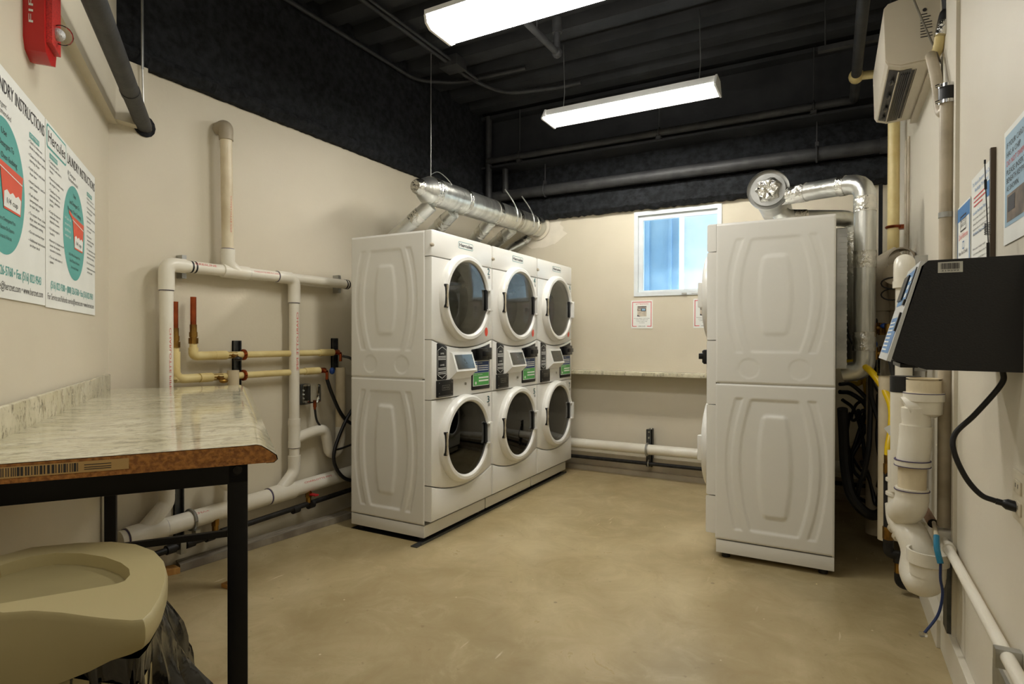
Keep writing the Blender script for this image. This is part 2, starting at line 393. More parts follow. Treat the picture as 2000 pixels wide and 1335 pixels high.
# window
wf = mat('white_window_frame', (226, 232, 234), .4)
root = bpy.data.objects.new('window_1', None); COL.objects.link(root); root['kind'] = 'structure'; root.location = ((WX0+WX1)/2, YB, WZ0)
def wpart(mb, name, m, parent=None):
    for v in mb.bm.verts: v.co -= Vector(root.location)
    return mb.build(name, m, parent or root, False)
def framebox(b, x0, z0, x1, z1, t, y0, y1):
    b.box((x0, y0, z0), (x1, y1, z0+t)); b.box((x0, y0, z1-t), (x1, y1, z1)); b.box((x0, y0, z0+t), (x0+t, y1, z1-t)); b.box((x1-t, y0, z0+t), (x1, y1, z1-t))
b = MB(); framebox(b, WX0, WZ0, WX1, WZ1, .035, YB-.01, YB+.10); wpart(b, 'window_frame', wf)
b = MB(); framebox(b, WX0+.035, WZ0+.012, WX1-.0, WZ1-.035, .04, YB+.015, YB+.05); sash = wpart(b, 'sash', wf)
wpart(MB().box((WX0+.07, YB+.03, WZ0+.04), (WX1-.03, YB+.035, WZ1-.07)), 'window_pane', frost, sash)
b = MB(); b.box((WX0+.5, YB-.014, WZ0+.008), (WX0+.76, YB-.004, WZ0+.014)); b.box((WX0+.42, YB-.022, WZ0+.004), (WX0+.46, YB-.004, WZ0+.018)); wpart(b, 'window_latch', galv)
# the window well outside
wellL = mat('window_well_blue_grey', (150, 182, 208), .6, col2=(128, 164, 196), scale=3); wellR = mat('window_well_pale', (224, 234, 242), .6, col2=(186, 208, 226), scale=1.6)
b = MB(); b.box((-2.6, 5.75, 0), (-1.30, 5.79, 3.4)); 
for i in range(6): b.box((-2.5+i*.22, 5.735, 1.0), (-2.47+i*.22, 5.75, 3.4))
solo(b, 'window_well_panel', wellL, 'dark blue panel outside the window, left of the bright gap', 'panel', smooth=False)
b = MB(); b.box((-1.26, 5.78, 0), (.3, 5.82, 3.4))
solo(b, 'window_well_panel', wellR, 'pale blue panel outside the window, right of the bright gap', 'panel', smooth=False)

# ------------------------------------------------------------ fluorescent fixtures
fix_m = mat('white_fixture_enamel', (236, 236, 232), .4)
tube_m = mat('fluorescent_tube', (255, 255, 250), .4, emit=(1, .975, .91), es=TUBE_E)
wrap_m = mat('glowing_wrap_lens', (255, 255, 250), .4, emit=(1, .975, .91), es=WRAP_E)
def strip_light(label, x0, x1, yc, z):
    s = Sub('strip_light', label, 'ceiling light', ((x0+x1)/2, yc, z))
    s.part(MB().box((x0, yc-.06, z+.03), (x1, yc+.06, z+.075), .006), 'housing', fix_m)
    b = MB()
    for sg in (-1, 1): b.add([(x0, yc+sg*.06, z+.03), (x1, yc+sg*.06, z+.03), (x1, yc+sg*.12, z-.0), (x0, yc+sg*.12, z-.0)], [(0, 1, 2, 3)])
    s.part(b, 'reflector', fix_m, smooth=False)
    for x in (x0, x1):
        s.part(MB().prism([(x-.006, yc-.12, z-.004), (x-.006, yc-.06, z+.078), (x-.006, yc+.06, z+.078), (x-.006, yc+.12, z-.004), (x-.006, yc+.11, z-.012), (x-.006, yc-.11, z-.012)], (.012, 0, 0)), 'end_plate', fix_m, smooth=False)
    for y in (-.045, .045):
        s.part(MB().cyl((x0+.02, yc+y, z+.008), (x1-.02, yc+y, z+.008), .014), 'tube', tube_m)
    for x in (x0+.12, x1-.12):
        s.part(MB().tube([(x, yc, z+.075), (x+.01, yc, z+.2), (x, yc, CZ+.05)], .003, 6), 'hanger_wire', galv)
    return s
strip_light('smaller open twin-tube strip light hung near the far wall', -1.872, -.655, 3.985, 2.825)
def wrap_light(label, x0, x1, yc, z, wm=None):
    s = Sub('wraparound_light', label, 'ceiling light', ((x0+x1)/2, yc, z))
    pr = [(-.135, .05), (-.125, .012), (-.09, -.01), (.09, -.01), (.125, .012), (.135, .05)]
    b = MB(); b.add([(x, yc+a, z+c) for x in (x0+.012, x1-.012) for a, c in pr], [(i, i+1, i+7, i+6) for i in range(5)])
    s.part(b, 'lens', wm or wrap_m)
    for x in (x0, x1-.014):
        s.part(MB().prism([(x, yc+a*1.03, z+c-.004) for a, c in pr]+[(x, yc+.1, z+.075), (x, yc-.1, z+.075)], (.014, 0, 0)), 'end_plate', fix_m, smooth=False)
    s.part(MB().box((x0, yc-.135, z+.05), (x1, yc+.135, z+.075)), 'housing', fix_m, smooth=False)
    for x in (x0+.12, x1-.12): s.part(MB().cyl((x, yc-.02, z+.075), (x, yc-.02, CZ+.05), .003, seg=6), 'hanger_wire', galv)
    return s
wrap_light('larger glowing lensed ceiling light at the top of the photo', -1.86, -.64, 2.575, 2.83)
wrap_light('added fill light shaped as a lensed ceiling light, unseen above the near end', -1.86, -.64, 1.17, 2.83, mat('added_fill_lens', (255, 255, 250), .4, emit=(1, .975, .91), es=WRAP_E*.35))  # added fixture out of view, lifts the brightness of the near end
wrap_light('added fill light shaped as a lensed ceiling light, unseen behind the camera', -.75, .15, -.2, 2.83, MATS['added_fill_lens'])  # unseen extra lamp, put in to brighten the table's end edge

# ------------------------------------------------------------ pipes under the ceiling
def rod(x, y, z0, z1, label, grp=None):
    b = MB(); b.cyl((x, y, z0), (x, y, z1), .004, seg=6); b.lathe([(.045, -.012), (.05, 0), (.045, .012)], (x, y, z0-.04), (1, 0, 0), 16)
    return b
s = Sub('ceiling_pipe', 'black pipe crossing below the ceiling beam, above the window', 'pipe', (-1.3, 4.8, 2.9))
s.part(MB().tube(fillet([(-2.9, 4.8, 2.9), (.135, 4.8, 2.9), (.135, 2.7, 2.9)], .02, 2), .03), 'pipe', black_pipe_m)
s.part(MB().cyl((-2.9, 4.82, 2.42), (-2.9, 4.82, CZ), .032), 'riser', black_pipe_m)
for x in (-2.55, -1.25, -.12):
    b = MB(); b.cyl((x, 4.8, 2.93), (x, 4.8, CZ), .005, seg=6); b.tube([(x, 4.8+.038*math.sin(t), 2.9+.038*math.cos(t)) for t in [i*math.pi/6 for i in range(13)]], .007, 6)
    b.box((x-.02, 4.77, 2.84), (x+.02, 4.83, 2.865)); s.part(b, 'hanger', black_pipe_m)
s = Sub('wall_pipe', 'thicker black pipe along the top of the window wall', 'pipe', (-1.3, 4.93, 2.57))
s.part(MB().cyl((-2.95, 4.93, 2.585), (.38, 4.93, 2.585), .05, seg=24), 'pipe', black_pipe_m)
s.part(MB().tube(fillet([(-2.76, 4.9, 2.9), (-2.76, 4.9, 2.6)], .02), .03), 'riser', black_pipe_m)
s.part(MB().cyl((.3, 4.93, 2.585), (.37, 4.93, 2.585), .058), 'collar', black_pipe_m)
for x in (-2.35, -.1):
    b = MB(); b.cyl((x, 4.93, 2.64), (x, 4.93, 2.84), .005, seg=6); b.tube([(x, 4.93+.057*math.sin(t), 2.585+.057*math.cos(t)) for t in [i*math.pi/8 for i in range(17)]], .008, 6); b.box((x-.012, 4.915, 2.64), (x+.012, 4.945, 2.675))
    s.part(b, 'hanger', black_pipe_m)
# pipe coming out of the left wall towards the camera
q0 = Vector((XL+.0, 1.665, 2.252)); q1 = q0 + Vector((.8166, -.5773, 0))*2.0
s = Sub('overhead_pipe', 'black painted pipe entering the left wall beside the corner', 'pipe', q0)
s.part(MB().cyl(q0, q1, .036, seg=28), 'pipe', black_pipe_m)
s.part(MB().cyl(q0+Vector((.8166, -.5773, 0))*.42, q0+Vector((.8166, -.5773, 0))*.47, .0385, seg=28), 'coupling', black_pipe_m)
b = MB(); b.cyl((-2.93, 1.62, 2.50), (-2.93, 1.62, CZ), .006, seg=8); b.tube([(-2.93, 1.62, 2.5), (-2.93, 1.625, 2.30)], .004, 6)
s.part(b, 'hanger_rod', galv)
b = MB(); b.lathe([(.036, .01), (.05, .004), (.056, 0)], q0+Vector((.004, 0, 0)), (1, 0, 0), 14); s.part(b, 'collar', black_rough)
# conduits on the deck
s = Sub('ceiling_conduit', 'black conduit run along the left wall just under the ceiling', 'conduit', (-2.93, 3, 3.26))
s.part(MB().tube(fillet([(-2.93, 1.7, 3.27), (-2.93, 3.75, 3.27), (-2.70, 4.0, 3.30), (-2.1, 4.05, 3.31)], .12), .014), 'conduit', black_pipe_m)
s = Sub('ceiling_conduit', 'black twin conduit on the ceiling left of the larger light', 'conduit', (-2.55, 3, 3.3))
s.part(MB().tube(fillet([(-2.54, 1.5, 3.29), (-2.56, 4.0, 3.29), (-2.45, 4.35, 3.29), (-2.0, 4.45, 3.29), (-1.8, 4.45, 3.29)], .15), .016), 'conduit', black_pipe_m)
s.part(MB().tube([(-2.50, 1.5, 3.29), (-2.515, 4.0, 3.29)], .011), 'conduit', black_pipe_m)
s.part(MB().box((-2.62, 3.62, 3.25), (-2.46, 3.76, 3.33), .004), 'junction_box', black_pipe_m)
s = Sub('sprinkler_pipe', 'black sprinkler branch with upturned elbow between the two lights', 'pipe', (-1.48, 2.9, 3.0))
s.part(MB().tube(fillet([(-1.50, 2.25, 2.95), (-1.48, 3.27, 2.95), (-1.48, 3.27, 3.12)], .03), .02), 'pipe', black_pipe_m)
s.part(MB().cyl((-1.48, 3.27, 3.07), (-1.48, 3.27, 3.16), .03), 'sprinkler_head', black_pipe_m)
s.part(MB().ball((-1.48, 3.27, 2.95), .032), 'elbow', black_pipe_m)
s.part(MB().cyl((-1.485, 3.0, 2.96), (-1.485, 3.0, CZ), .004, seg=6), 'hanger', black_pipe_m)
s = Sub('strut_channel', 'short black channel hung by rods near the wall unit', 'bracket', (.0, 4.1, 2.98))
s.part(MB().box((-.08, 4.08, 2.98), (.36, 4.12, 3.01)), 'channel', black_pipe_m, smooth=False)
for x in (-.04, .3): s.part(MB().cyl((x, 4.1, 3.0), (x, 4.1, CZ), .005, seg=6), 'rod', black_pipe_m)

# ------------------------------------------------------------ stacked dryers
W, D = .69, .575
def loop_inset(pts, d):
    n = len(pts); out = []
    area = sum(pts[i][0]*pts[(i+1) % n][1]-pts[(i+1) % n][0]*pts[i][1] for i in range(n))
    sg = 1 if area > 0 else -1
    for i in range(n):
        a, b_, c = Vector(pts[i-1]), Vector(pts[i]), Vector(pts[(i+1) % n])
        e1 = (b_-a).normalized(); e2 = (c-b_).normalized()
        n1 = Vector((-e1.y, e1.x))*sg; n2 = Vector((-e2.y, e2.x))*sg; m = n1+n2
        if m.length < 1e-6: m = n1
        m.normalize(); k = d/max(.5, m.dot(n1)); out.append((b_.x+m.x*k, b_.y+m.y*k))
    return out
def plate(mb, outer, holes, y0, y1, bev=.006):
    """slab in the local xz plane, back at y0 and front at y1"""
    t = bmesh.new(); ins = loop_inset(outer, bev); loops = [ins]+holes; E = []
    for lp in loops:
        V = [t.verts.new((p[0], y1, p[1])) for p in lp]
        for i in range(len(V)): E.append(t.edges.new((V[i], V[(i+1) % len(V)])))
    bmesh.ops.triangle_fill(t, use_beauty=True, use_dissolve=False, edges=E)
    t.verts.index_update(); vs = [v.co.copy() for v in t.verts]; fs = [[v.index for v in f.verts] for f in t.faces]; t.free()
    mb.add(vs, fs)
    n = len(outer); dy = (y0-y1); sg = 1 if dy > 0 else -1
    R = [(p, y1) for p in ins]; R1 = [(p, y1+sg*bev*.3) for p in loop_inset(outer, bev*.3)]; R2 = [(p, y1+sg*bev) for p in outer]; R3 = [(p, y0) for p in outer]
    vs = [(p[0], y, p[1]) for ring in (R, R1, R2, R3) for p, y in ring]
    mb.add(vs, [(k*n+i, k*n+(i+1) % n, (k+1)*n+(i+1) % n, (k+1)*n+i) for k in range(3) for i in range(n)])
    for h in holes:
        m = len(h); mb.add([(p[0], y1, p[1]) for p in h]+[(p[0], y0, p[1]) for p in h], [(i, (i+1) % m, m+(i+1) % m, m+i) for i in range(m)])
    bmesh.ops.remove_doubles(mb.bm, verts=mb.bm.verts[:], dist=1e-5)
def circ(cx, cz, r, n=48): return [(cx+r*math.cos(2*math.pi*i/n), cz+r*math.sin(2*math.pi*i/n)) for i in range(n)]
def parab(z, dip, x0=.004, x1=W-.004, n=14):
    return [(x0+(x1-x0)*i/n, z-dip*(1-(2*i/n-1)**2)) for i in range(n+1)]
def sm(t): t = max(0., min(1., t)); return t*t*(3-2*t)
def rsd(a, b, r):
    a += r; b += r; return math.hypot(max(a, 0), max(b, 0))+min(max(a, b), 0)-r
def side_panel(x, zlo, zhi, zc, ho, hi_, circles, amp, name, root):
    """pressed steel side panel; u runs from the front edge to the back"""
    nu, nz = 96, 144; b = MB(); vs = []; uc = .297
    sg = -1 if x < W/2 else 1
    for j in range(nz+1):
        z = zlo+(zhi-zlo)*j/nz
        for i in range(nu+1):
            u = D*i/nu; h = 0.0; a = abs(u-uc)
            t = min(1, abs(z-zc)/ho); wo = .180-.058*t*t
            e = rsd(a-wo, abs(z-zc)-ho, .018)                 # main barrel edge
            h -= amp*sm((-e)/.018)
            wi = .094-.028*min(1, abs(z-zc)/hi_)**2
            e2 = rsd(a-wi, abs(z-zc)-hi_, .034)
            h += amp*1.15*sm((-e2)/.030)
            # side crescents
            wc = .247-.049*t*t
            e3 = max(a-wc, (wo+.028)-a, abs(z-zc)-ho)
            h -= amp*.75*sm((-e3)/.010)
            for cu, cz in circles:
                dd = math.hypot(u-cu, z-cz); h -= .0018*sm((.054-dd)/.004)
            edge = min(u, D-u, z-zlo, zhi-z); h -= .004*(1-sm(edge/.004))
            vs.append((x+sg*h, u, z))
    b.add(vs, [(j*(nu+1)+i, j*(nu+1)+i+1, (j+1)*(nu+1)+i+1, (j+1)*(nu+1)+i) for j in range(nz) for i in range(nu)])
    o = b.build(name, white_app, root); 
    for p in o.data.polygons: p.use_smooth = True
    return o
UPZ, LOZ, DCX, DR = 1.452, .578, .345, .266
LFR = (Vector((0, -.05, 0)), Vector((1, 0, 0)), Vector((0, 0, 1)), Vector((0, -1, 0)))
def make_door(root, cz, gm, upper):
    yf = -.05
    e = thing('door', '', '', (DCX, yf, cz)); 
    del e['label']; del e['category']; e.parent = root
    b = MB(); b.lathe([(DR+.006, .0), (DR+.006, .020), (DR+.001, .036), (DR-.010, .045), (DR-.028, .046), (DR-.036, .040), (.226, .030), (.226, .0)], (0, 0, 0), (0, -1, 0), 72)
    b.build('door_ring', white_app, e)
    b = MB(); prof = [(.228*math.sin(t), .040-.010*(math.sin(t))**2) for t in [i*math.pi/2/10 for i in range(11)]]
    prof[0] = (.0005, .040); b.lathe(prof, (0, 0, 0), (0, -1, 0), 72, False); b.build('door_glass', gm, e)
    # hinge pocket
    b = MB(); b.box((-.262, -.046, -.07), (-.238, -.028, .07), .003); h = b.build('hinge', plastic_blk, e)
    b = MB(); b.cyl((-.250, -.047, -.06), (-.250, -.047, .06), .0055, seg=12)
    for z in (-.055, 0, .055): b.cyl((-.250, -.047, z-.01), (-.250, -.047, z+.01), .0075, seg=12)
    b.build('hinge_pin', mat('satin_nickel', (196, 184, 160), .35, .3), h)
    # handle: black pocket and a white grip
    b = MB(); b.box((.196, -.040, -.068), (.224, -.024, .068), .003); h = b.build('handle_recess', plastic_blk, e)
    b = MB(); b.box((.222, -.066, -.072), (.254, -.030, .072), .008); b.box((.200, -.060, .060), (.235, -.046, .070), .002); b.box((.200, -.060, -.070), (.235, -.046, -.060), .002)
    b.build('handle', white_app, h)
    if not upper:
        b = MB(); f = (Vector((0, -.0425, 0)), Vector((1, 0, 0)), Vector((0, 0, 1)), Vector((0, -1, 0)))
        for k, st in enumerate('NO HEAT DRY CLEANING'):
            if st == ' ': continue
            a = math.radians(128-k*2.2); b.text((f[0]+Vector((math.cos(a)*.247, 0, math.sin(a)*.247)), f[1], f[2], f[3]), st, 0, 0, .006, off=.001, rot=a-math.pi/2)
        b.build('lettering', ink, e)
    return e
def make_stack(label, group, front=True):
    r = thing('stacked_dryer', label, 'dryer', (0, 0, 0), 0, group)
    # shell
    b = MB(); b.box((.004, .002, 1.818), (W-.004, D, 1.832), .003); b.box((.008, D-.01, .10), (W-.008, D, 1.82))
    b.box((.006, .004, .95), (W-.006, D-.01, .962)); b.build('cabinet_back', white_app, r, False)
    b = MB(); b.box((.006, .002, .132), (.012, .02, 1.82)); b.box((W-.012, .002, .132), (W-.006, .02, 1.82)); b.build('front_gasket', seam_m, r, False)
    for x in (.0, W):
        side_panel(x, .962, 1.828, 1.433, .31, .222, ((.17, 1.043), (.415, 1.043)), .003, 'upper_side_panel', r)
        side_panel(x, .106, .956, .525, .360, .283, (), .0065, 'lower_side_panel', r)
    b = MB(); b.box((.004, .004, .03), (W-.004, D, .100), .003); b.build('plinth', white_app, r)
    for x in (.05, W-.05):
        for y in (.05, D-.05): b = MB(); b.cyl((x, y, 0), (x, y, .032), .022); b.build('foot', blackrub, r)
    # front panels
    y0, y1 = 0.0, -.05
    b = MB(); plate(b, [(.002, 1.681), (W-.002, 1.681), (W-.002, 1.828), (W-.02, 1.835), (.02, 1.835), (.002, 1.828)], [], y0, y1, .010); top = b.build('top_fascia', white_app, r)
    b = MB(); b.ball((.012, -.046, 1.745), .016, (1.3, .45, .8)); b.build('notch', tanpipe, top)
    b = MB(); plate(b, parab(1.196, .050)+[(W-.004, 1.677), (.004, 1.677)], [circ(DCX, UPZ, .226)], y0, y1, .008); b.build('upper_front_panel', white_app, r)
    b = MB(); plate(b, [(.004, .842), (W-.004, .842)]+parab(1.191, .050)[::-1], [], y0, y1, .008); cp = b.build('control_panel', white_app, r)
    b = MB(); plate(b, parab(.342, .062)+[(W-.004, .838), (.004, .838)], [circ(DCX, LOZ, .226)], y0, y1, .008); b.build('lower_front_panel', white_app, r)
    b = MB(); plate(b, [(.004, .132), (W-.004, .132)]+parab(.337, .062)[::-1], [], y0, y1-.002, .008); b.build('toe_panel', white_app, r)
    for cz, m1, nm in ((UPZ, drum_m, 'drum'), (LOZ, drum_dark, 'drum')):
        b = MB(); b.lathe([(.222, 0), (.205, .10), (.25, .12), (.25, .47), (.10, .50), (.09, .485), (.001, .485)], (DCX, -.045, cz), (0, 1, 0), 40)
        for k in range(3):
            a = k*2.094+.5; b.obox((DCX+.225*math.cos(a), .26, cz+.225*math.sin(a)), (math.cos(a), 0, math.sin(a)), (0, 1, 0), (-math.sin(a), 0, math.cos(a)), .03, .18, .012)
        b.build(nm, m1, r)
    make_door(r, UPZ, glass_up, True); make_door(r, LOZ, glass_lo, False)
    # controls
    b = MB(); plate(b, [(.053, .962), (.060, .955), (.146, .955), (.153, .962), (.153, 1.150), (.120, 1.162), (.060, 1.172), (.053, 1.168)], [], -.05, -.053, .001); pl = b.build('instruction_plate', plastic_blk, cp)
    b = MB(); f = (Vector((0, -.053, 0)), LFR[1], LFR[2], LFR[3])
    hexa = [(.060, .985), (.103, .963), (.147, .985), (.147, 1.130), (.103, 1.150), (.060, 1.130)]
    for i in range(6):
        a, c = Vector(hexa[i]), Vector(hexa[(i+1) % 6]); d_ = (c-a).normalized(); nn = Vector((-d_.y, d_.x))*.0012
        b.poly(f, [tuple(a-nn), tuple(c-nn), tuple(c+nn), tuple(a+nn)], .0006)
    b.text(f, 'UPPER', .103, 1.106, .009, .036, 'C'); b.text(f, 'LOWER', .103, 1.038, .009, .042, 'C')
    for z in (1.092, 1.083, 1.074, 1.022, 1.013, .998, .989): b.rect(f, .066, z, .141, z+.0035, .0006)
    b.build('lettering', paper, pl, False)
    b = MB(); b.box((.045, -.064, .852), (.205, -.05, .952), .004); pl = b.build('coin_plate', plastic_blk, cp)
    b = MB(); f2 = (Vector((0, -.064, 0)), LFR[1], LFR[2], LFR[3]); b.frame(f2, .088, .893, .168, .922, .002, .0006); b.text(f2, 'DRYER', .128, .901, .012, .062, 'C')
    for x, z in ((.060, .937), (.190, .937), (.060, .876), (.190, .876)): b.poly(f2, circ(x, z, .0035, 8), .0008)
    b.rect(f2, .052, .857, .198, .860, .0006); b.build('badge', galv, pl, False)
    # display housing
    b = MB(); Q = lambda x, y, z: (x, y, z)
    vs = [(.185, -.049, 1.118), (.425, -.049, 1.118), (.425, -.049, .950), (.185, -.049, .950), (.192, -.064, 1.112), (.418, -.064, 1.112), (.418, -.100, 1.000), (.192, -.100, 1.000), (.215, -.060, .955), (.40, -.060, .955)]
    b.add(vs, [(0, 1, 5, 4), (4, 5, 6, 7), (0, 4, 7, 8, 3), (1, 2, 9, 6, 5), (7, 6, 9, 8), (3, 8, 9, 2)]); hs = b.build('display_housing', white_app, cp, False)
    ux = Vector((1, 0, 0)); uy = (Vector((0, -.064, 1.112))-Vector((0, -.100, 1.0))).normalized(); fs_ = (Vector((.192, -.100, 1.0)), ux, uy, ux.cross(uy))
    b = MB(); b.rect(fs_, .018, .014, .208, .104, .001, .002); sc = b.build('screen', mat('screen_glass', (46, 48, 44), .07, col2=(40, 42, 38), coat=.5), hs, False)
    b = MB()
    for k in range(3):
        a = math.pi/2+k*2.094; b.poly(fs_, [(.113+.010*math.cos(a-.5), .055+.010*math.sin(a-.5)), (.113+.026*math.cos(a), .055+.026*math.sin(a)), (.113+.010*math.cos(a+.5), .055+.010*math.sin(a+.5))], .0036)
    b.build('screen_graphic', mat('dim_graphic', (92, 96, 92), .3), sc, False)
    b = MB(); b.cyl((.352, -.048, .915), (.352, -.058, .915), .009); b.build('key_lock', chrome, cp)
    # payment plate
    top_z = lambda x: 1.186-.050*(1-(2*(x/W)-1)**2)-.010
    xs = [.428+.225*i/6 for i in range(7)]
    b = MB(); plate(b, [(.428, .872), (.434, .866), (.648, .866), (.653, .872)]+[(x, top_z(x)) for x in xs[::-1]], [], -.05, -.0535, .001); pl = b.build('payment_plate', plastic_blk, cp)
    b = MB(); b.box((.480, -.098, 1.062), (.560, -.052, 1.135), .006); b.box((.50, -.112, 1.085), (.585, -.052, 1.118), .004); b.box((.56, -.075, 1.06), (.648, -.052, 1.140), .004); cr = b.build('card_reader', plastic_blk, pl)
    f3 = (Vector((0, -.0535, 0)), LFR[1], LFR[2], LFR[3])
    b = MB(); b.rect(f3, .442, .890, .644, 1.055, .0004); b.build('white_decal', paper, pl, False)
    b = MB(); b.rect(f3, .448, .976, .640, 1.050, .0008); b.build('blue_decal', mat('decal_blue', (22, 66, 130), .4), pl, False)
    b = MB(); b.rect(f3, .448, .894, .640, .974, .0008); b.build('green_decal', mat('decal_green', (86, 176, 88), .4), pl, False)
    b = MB(); b.rect(f3, .456, .984, .496, 1.028, .0012); b.text(f3, 'INSERT CARD', .456, 1.036, .007, .10)
    for z in (1.018, 1.004, .990): b.rect(f3, .506, z, .630, z+.006, .0012)
    b.text(f3, 'GO GREEN', .456, .960, .007, .10)
    for z in (.938, .918): b.rect(f3, .512, z, .632, z+.010, .0012)
    b.poly(f3, circ(.476, .910, .010, 14), .0012); b.build('decal_lettering', paper, pl, False)
    b = MB(); b.poly(f3, circ(.474, 1.010, .011, 14), .0016); b.build('decal_picture', photo_dark, pl, False)
    # warning sticker and logo plate
    b = MB(); b.poly((Vector((0, -.05, 0)), LFR[1], LFR[2], LFR[3]), [(.612+.020*math.cos(a), 1.245+.030*math.sin(a)) for a in [i*math.pi/12 for i in range(24)]], .0008); b.build('warning_sticker', mat('red_sticker', (240, 84, 62), .4), r, False)
    lf = (Vector((0, -.05, 0)), LFR[1], LFR[2], LFR[3])
    def rr(x0, z0, x1, z1, rad=.01):
        P = []
        for cx, cz, a0 in ((x1-rad, z1-rad, 0), (x0+rad, z1-rad, 1), (x0+rad, z0+rad, 2), (x1-rad, z0+rad, 3)):
            for k in range(5): a = (a0+k/4)*math.pi/2; P.append((cx+rad*math.cos(a), cz+rad*math.sin(a)))
        return P
    b = MB(); b.poly(lf, rr(.278, 1.762, .446, 1.804), .0005); lg = b.build('logo_border', tealdark, top, False)
    b = MB(); b.poly(lf, rr(.281, 1.765, .443, 1.801, .008), .0009); b.build('logo_plate', paper, lg, False)
    b = MB(); [b.text(lf, 'Hercules', .362+q, 1.773+w_, .021, .148, 'C', .0015+abs(q)*.05+w_*.1) for q in (-.0011, 0, .0011) for w_ in (0, .0012)]; b.build('logo_lettering', ink, lg, False)
    return r
def number(root, up, lo):
    lf = (Vector((0, -.05, 0)), LFR[1], LFR[2], LFR[3])
    for st, z in ((up, 1.630), (lo, .770)):
        b = MB(); [b.text(lf, st, .640+q, z, .044, .028, 'C', .0010+abs(q)*.05) for q in (-.0012, 0, .0012)]; o = b.build('number_sticker', tealdark, root, False)
        b = MB(); b.rect(lf, .635, z-.026, .661, z-.006, .0008); b.build('small_label', mat('grey_label', (170, 172, 168), .5), root, False)
GL = 'white stacked dryers lined up along the pipe wall'
proto = make_stack('white stacked dryer numbered 2 and 3, nearest of the row of three', GL)
stacks = [proto, copy_tree(proto), copy_tree(proto)]
labs = ['', 'white stacked dryer numbered 4 and 5, middle of the row of three', 'white stacked dryer numbered 6 and 7, farthest in the row of three']
GR = 'white stacked dryers with their backs to the hoses'
rs = [copy_tree(proto), copy_tree(proto)]
for i, o in enumerate(stacks):
    o.location = (-2.08, 2.735+.696*i, 0); o.rotation_euler = (0, 0, math.pi/2)
    if i: o['label'] = labs[i]
    number(o, '246'[i], '357'[i])
for i, o in enumerate(rs):
    o.location = (-.555, 4.035+.696*i, 0); o.rotation_euler = (0, 0, -math.pi/2); o['group'] = GR
    number(o, '80'[i], '91'[i])
rs[0]['label'] = 'white stacked dryer standing alone on the right, showing its pressed side panels'
rs[1]['label'] = 'white stacked dryer hidden behind the right-hand stack, by the window wall'
s = Sub('floor_rail', 'thin metal rail on the floor in front of the three stacked dryers', 'rail', (-2.09, 3.7, 0))
b = MB(); b.box((-2.12, 2.66, 0), (-2.075, 4.81, .006)); b.box((-2.080, 2.70, .006), (-2.074, 4.81, .014)); s.part(b, 'rail', strut, smooth=False)
s = Sub('under_dryer_shade', 'black sheet painting the shaded gap under the three stacked dryers', 'mat', (-2.35, 3.75, 0))  # thin black sheet stands in for the shade below the plinths
s.part(MB().box((-2.66, 2.74, 0), (-2.125, 4.80, .001)), 'mat', blackrub, smooth=False)
# ribbed rear box on the right-hand dryer
for i, o in enumerate(rs):
    b = MB(); b.box((.05, D+.001, 1.05), (W-.05, D+.05, 1.765), .004)
    for k in range(22): b.box((.048, D+.012, 1.07+k*.031), (W-.048, D+.0515, 1.08+k*.031))
    b.build('rear_box', galv, o, False)

# ------------------------------------------------------------ ducts
def dtube(a, b_, r, ridges=0):
    a, b_ = Vector(a), Vector(b_); mb = MB(); n = 40; rs_ = []; pts = []
    for i in range(n+1):
        pts.append(a.lerp(b_, i/n)); rs_.append(r*(1+(.012 if (ridges and i % (n//ridges) == 0) else 0)))
    return mb.tube(pts, rs_, 32)
def band(a, b_, t0, t1, r):
    a, b_ = Vector(a), Vector(b_); p, q = a.lerp(b_, t0), a.lerp(b_, t1); n = 8
    return MB().tube([p.lerp(q, i/n) for i in range(n+1)], [r*(1+random.uniform(.0, .03)) for _ in range(n+1)], 24)
A = Vector((-2.50, 3.33, 2.245)); B = Vector((-2.48, 5.05, 2.275))
s = Sub('exhaust_duct', 'large round silver exhaust duct above the row of three dryers', 'duct', A)
s.part(dtube(A, B, .098, 5), 'duct', duct_m)
s.part(MB().tube([A+Vector((0, -.11, .0)), A+Vector((0, -.10, 0)), A+Vector((0, 0, 0))], [.05, .055, .099], 32), 'end_cone', duct_m)
b = MB(); b.tube([A+Vector((0, -.15, -.0)), A+Vector((0, -.13, 0)), A+Vector((0, -.10, 0))], [.040, .052, .058], 16)
s.part(b, 'foil_plug', foil)
for t0, t1 in ((0, .04), (.235, .26), (.50, .53), (.70, .73), (.9, .93)): s.part(band(A, B, t0, t1, .100), 'foil_tape', foil)
s.part(MB().lathe([(.099, 0), (.125, .005), (.125, .012)], B-Vector((0, .015, 0)), (0, 1, 0), 32), 'wall_collar', mat('plaster_patch', (222, 212, 192), .7))
brs = [((776, 458), (842, 400)), ((838, 462), (885, 415)), ((918, 478), (958, 432)), ((962, 480), (1000, 447)), ((1000, 486), (1055, 455))]
for k, ((x0, y0), (x1, y1)) in enumerate(brs):
    p = PX(x0, y0, -2.76); q = PX(x1, y1, -2.50); q.z = min(q.z, 2.24); d_ = (p-q)
    e = q+d_*1.25
    br = s.part(MB().tube([q, p, e, Vector((-2.80, e.y-.02, min(e.z, 1.72)))], .052, 24), 'branch_duct', duct_m)
    s.part(band(q, p, .30, .55, .054), 'foil_tape', foil, br)
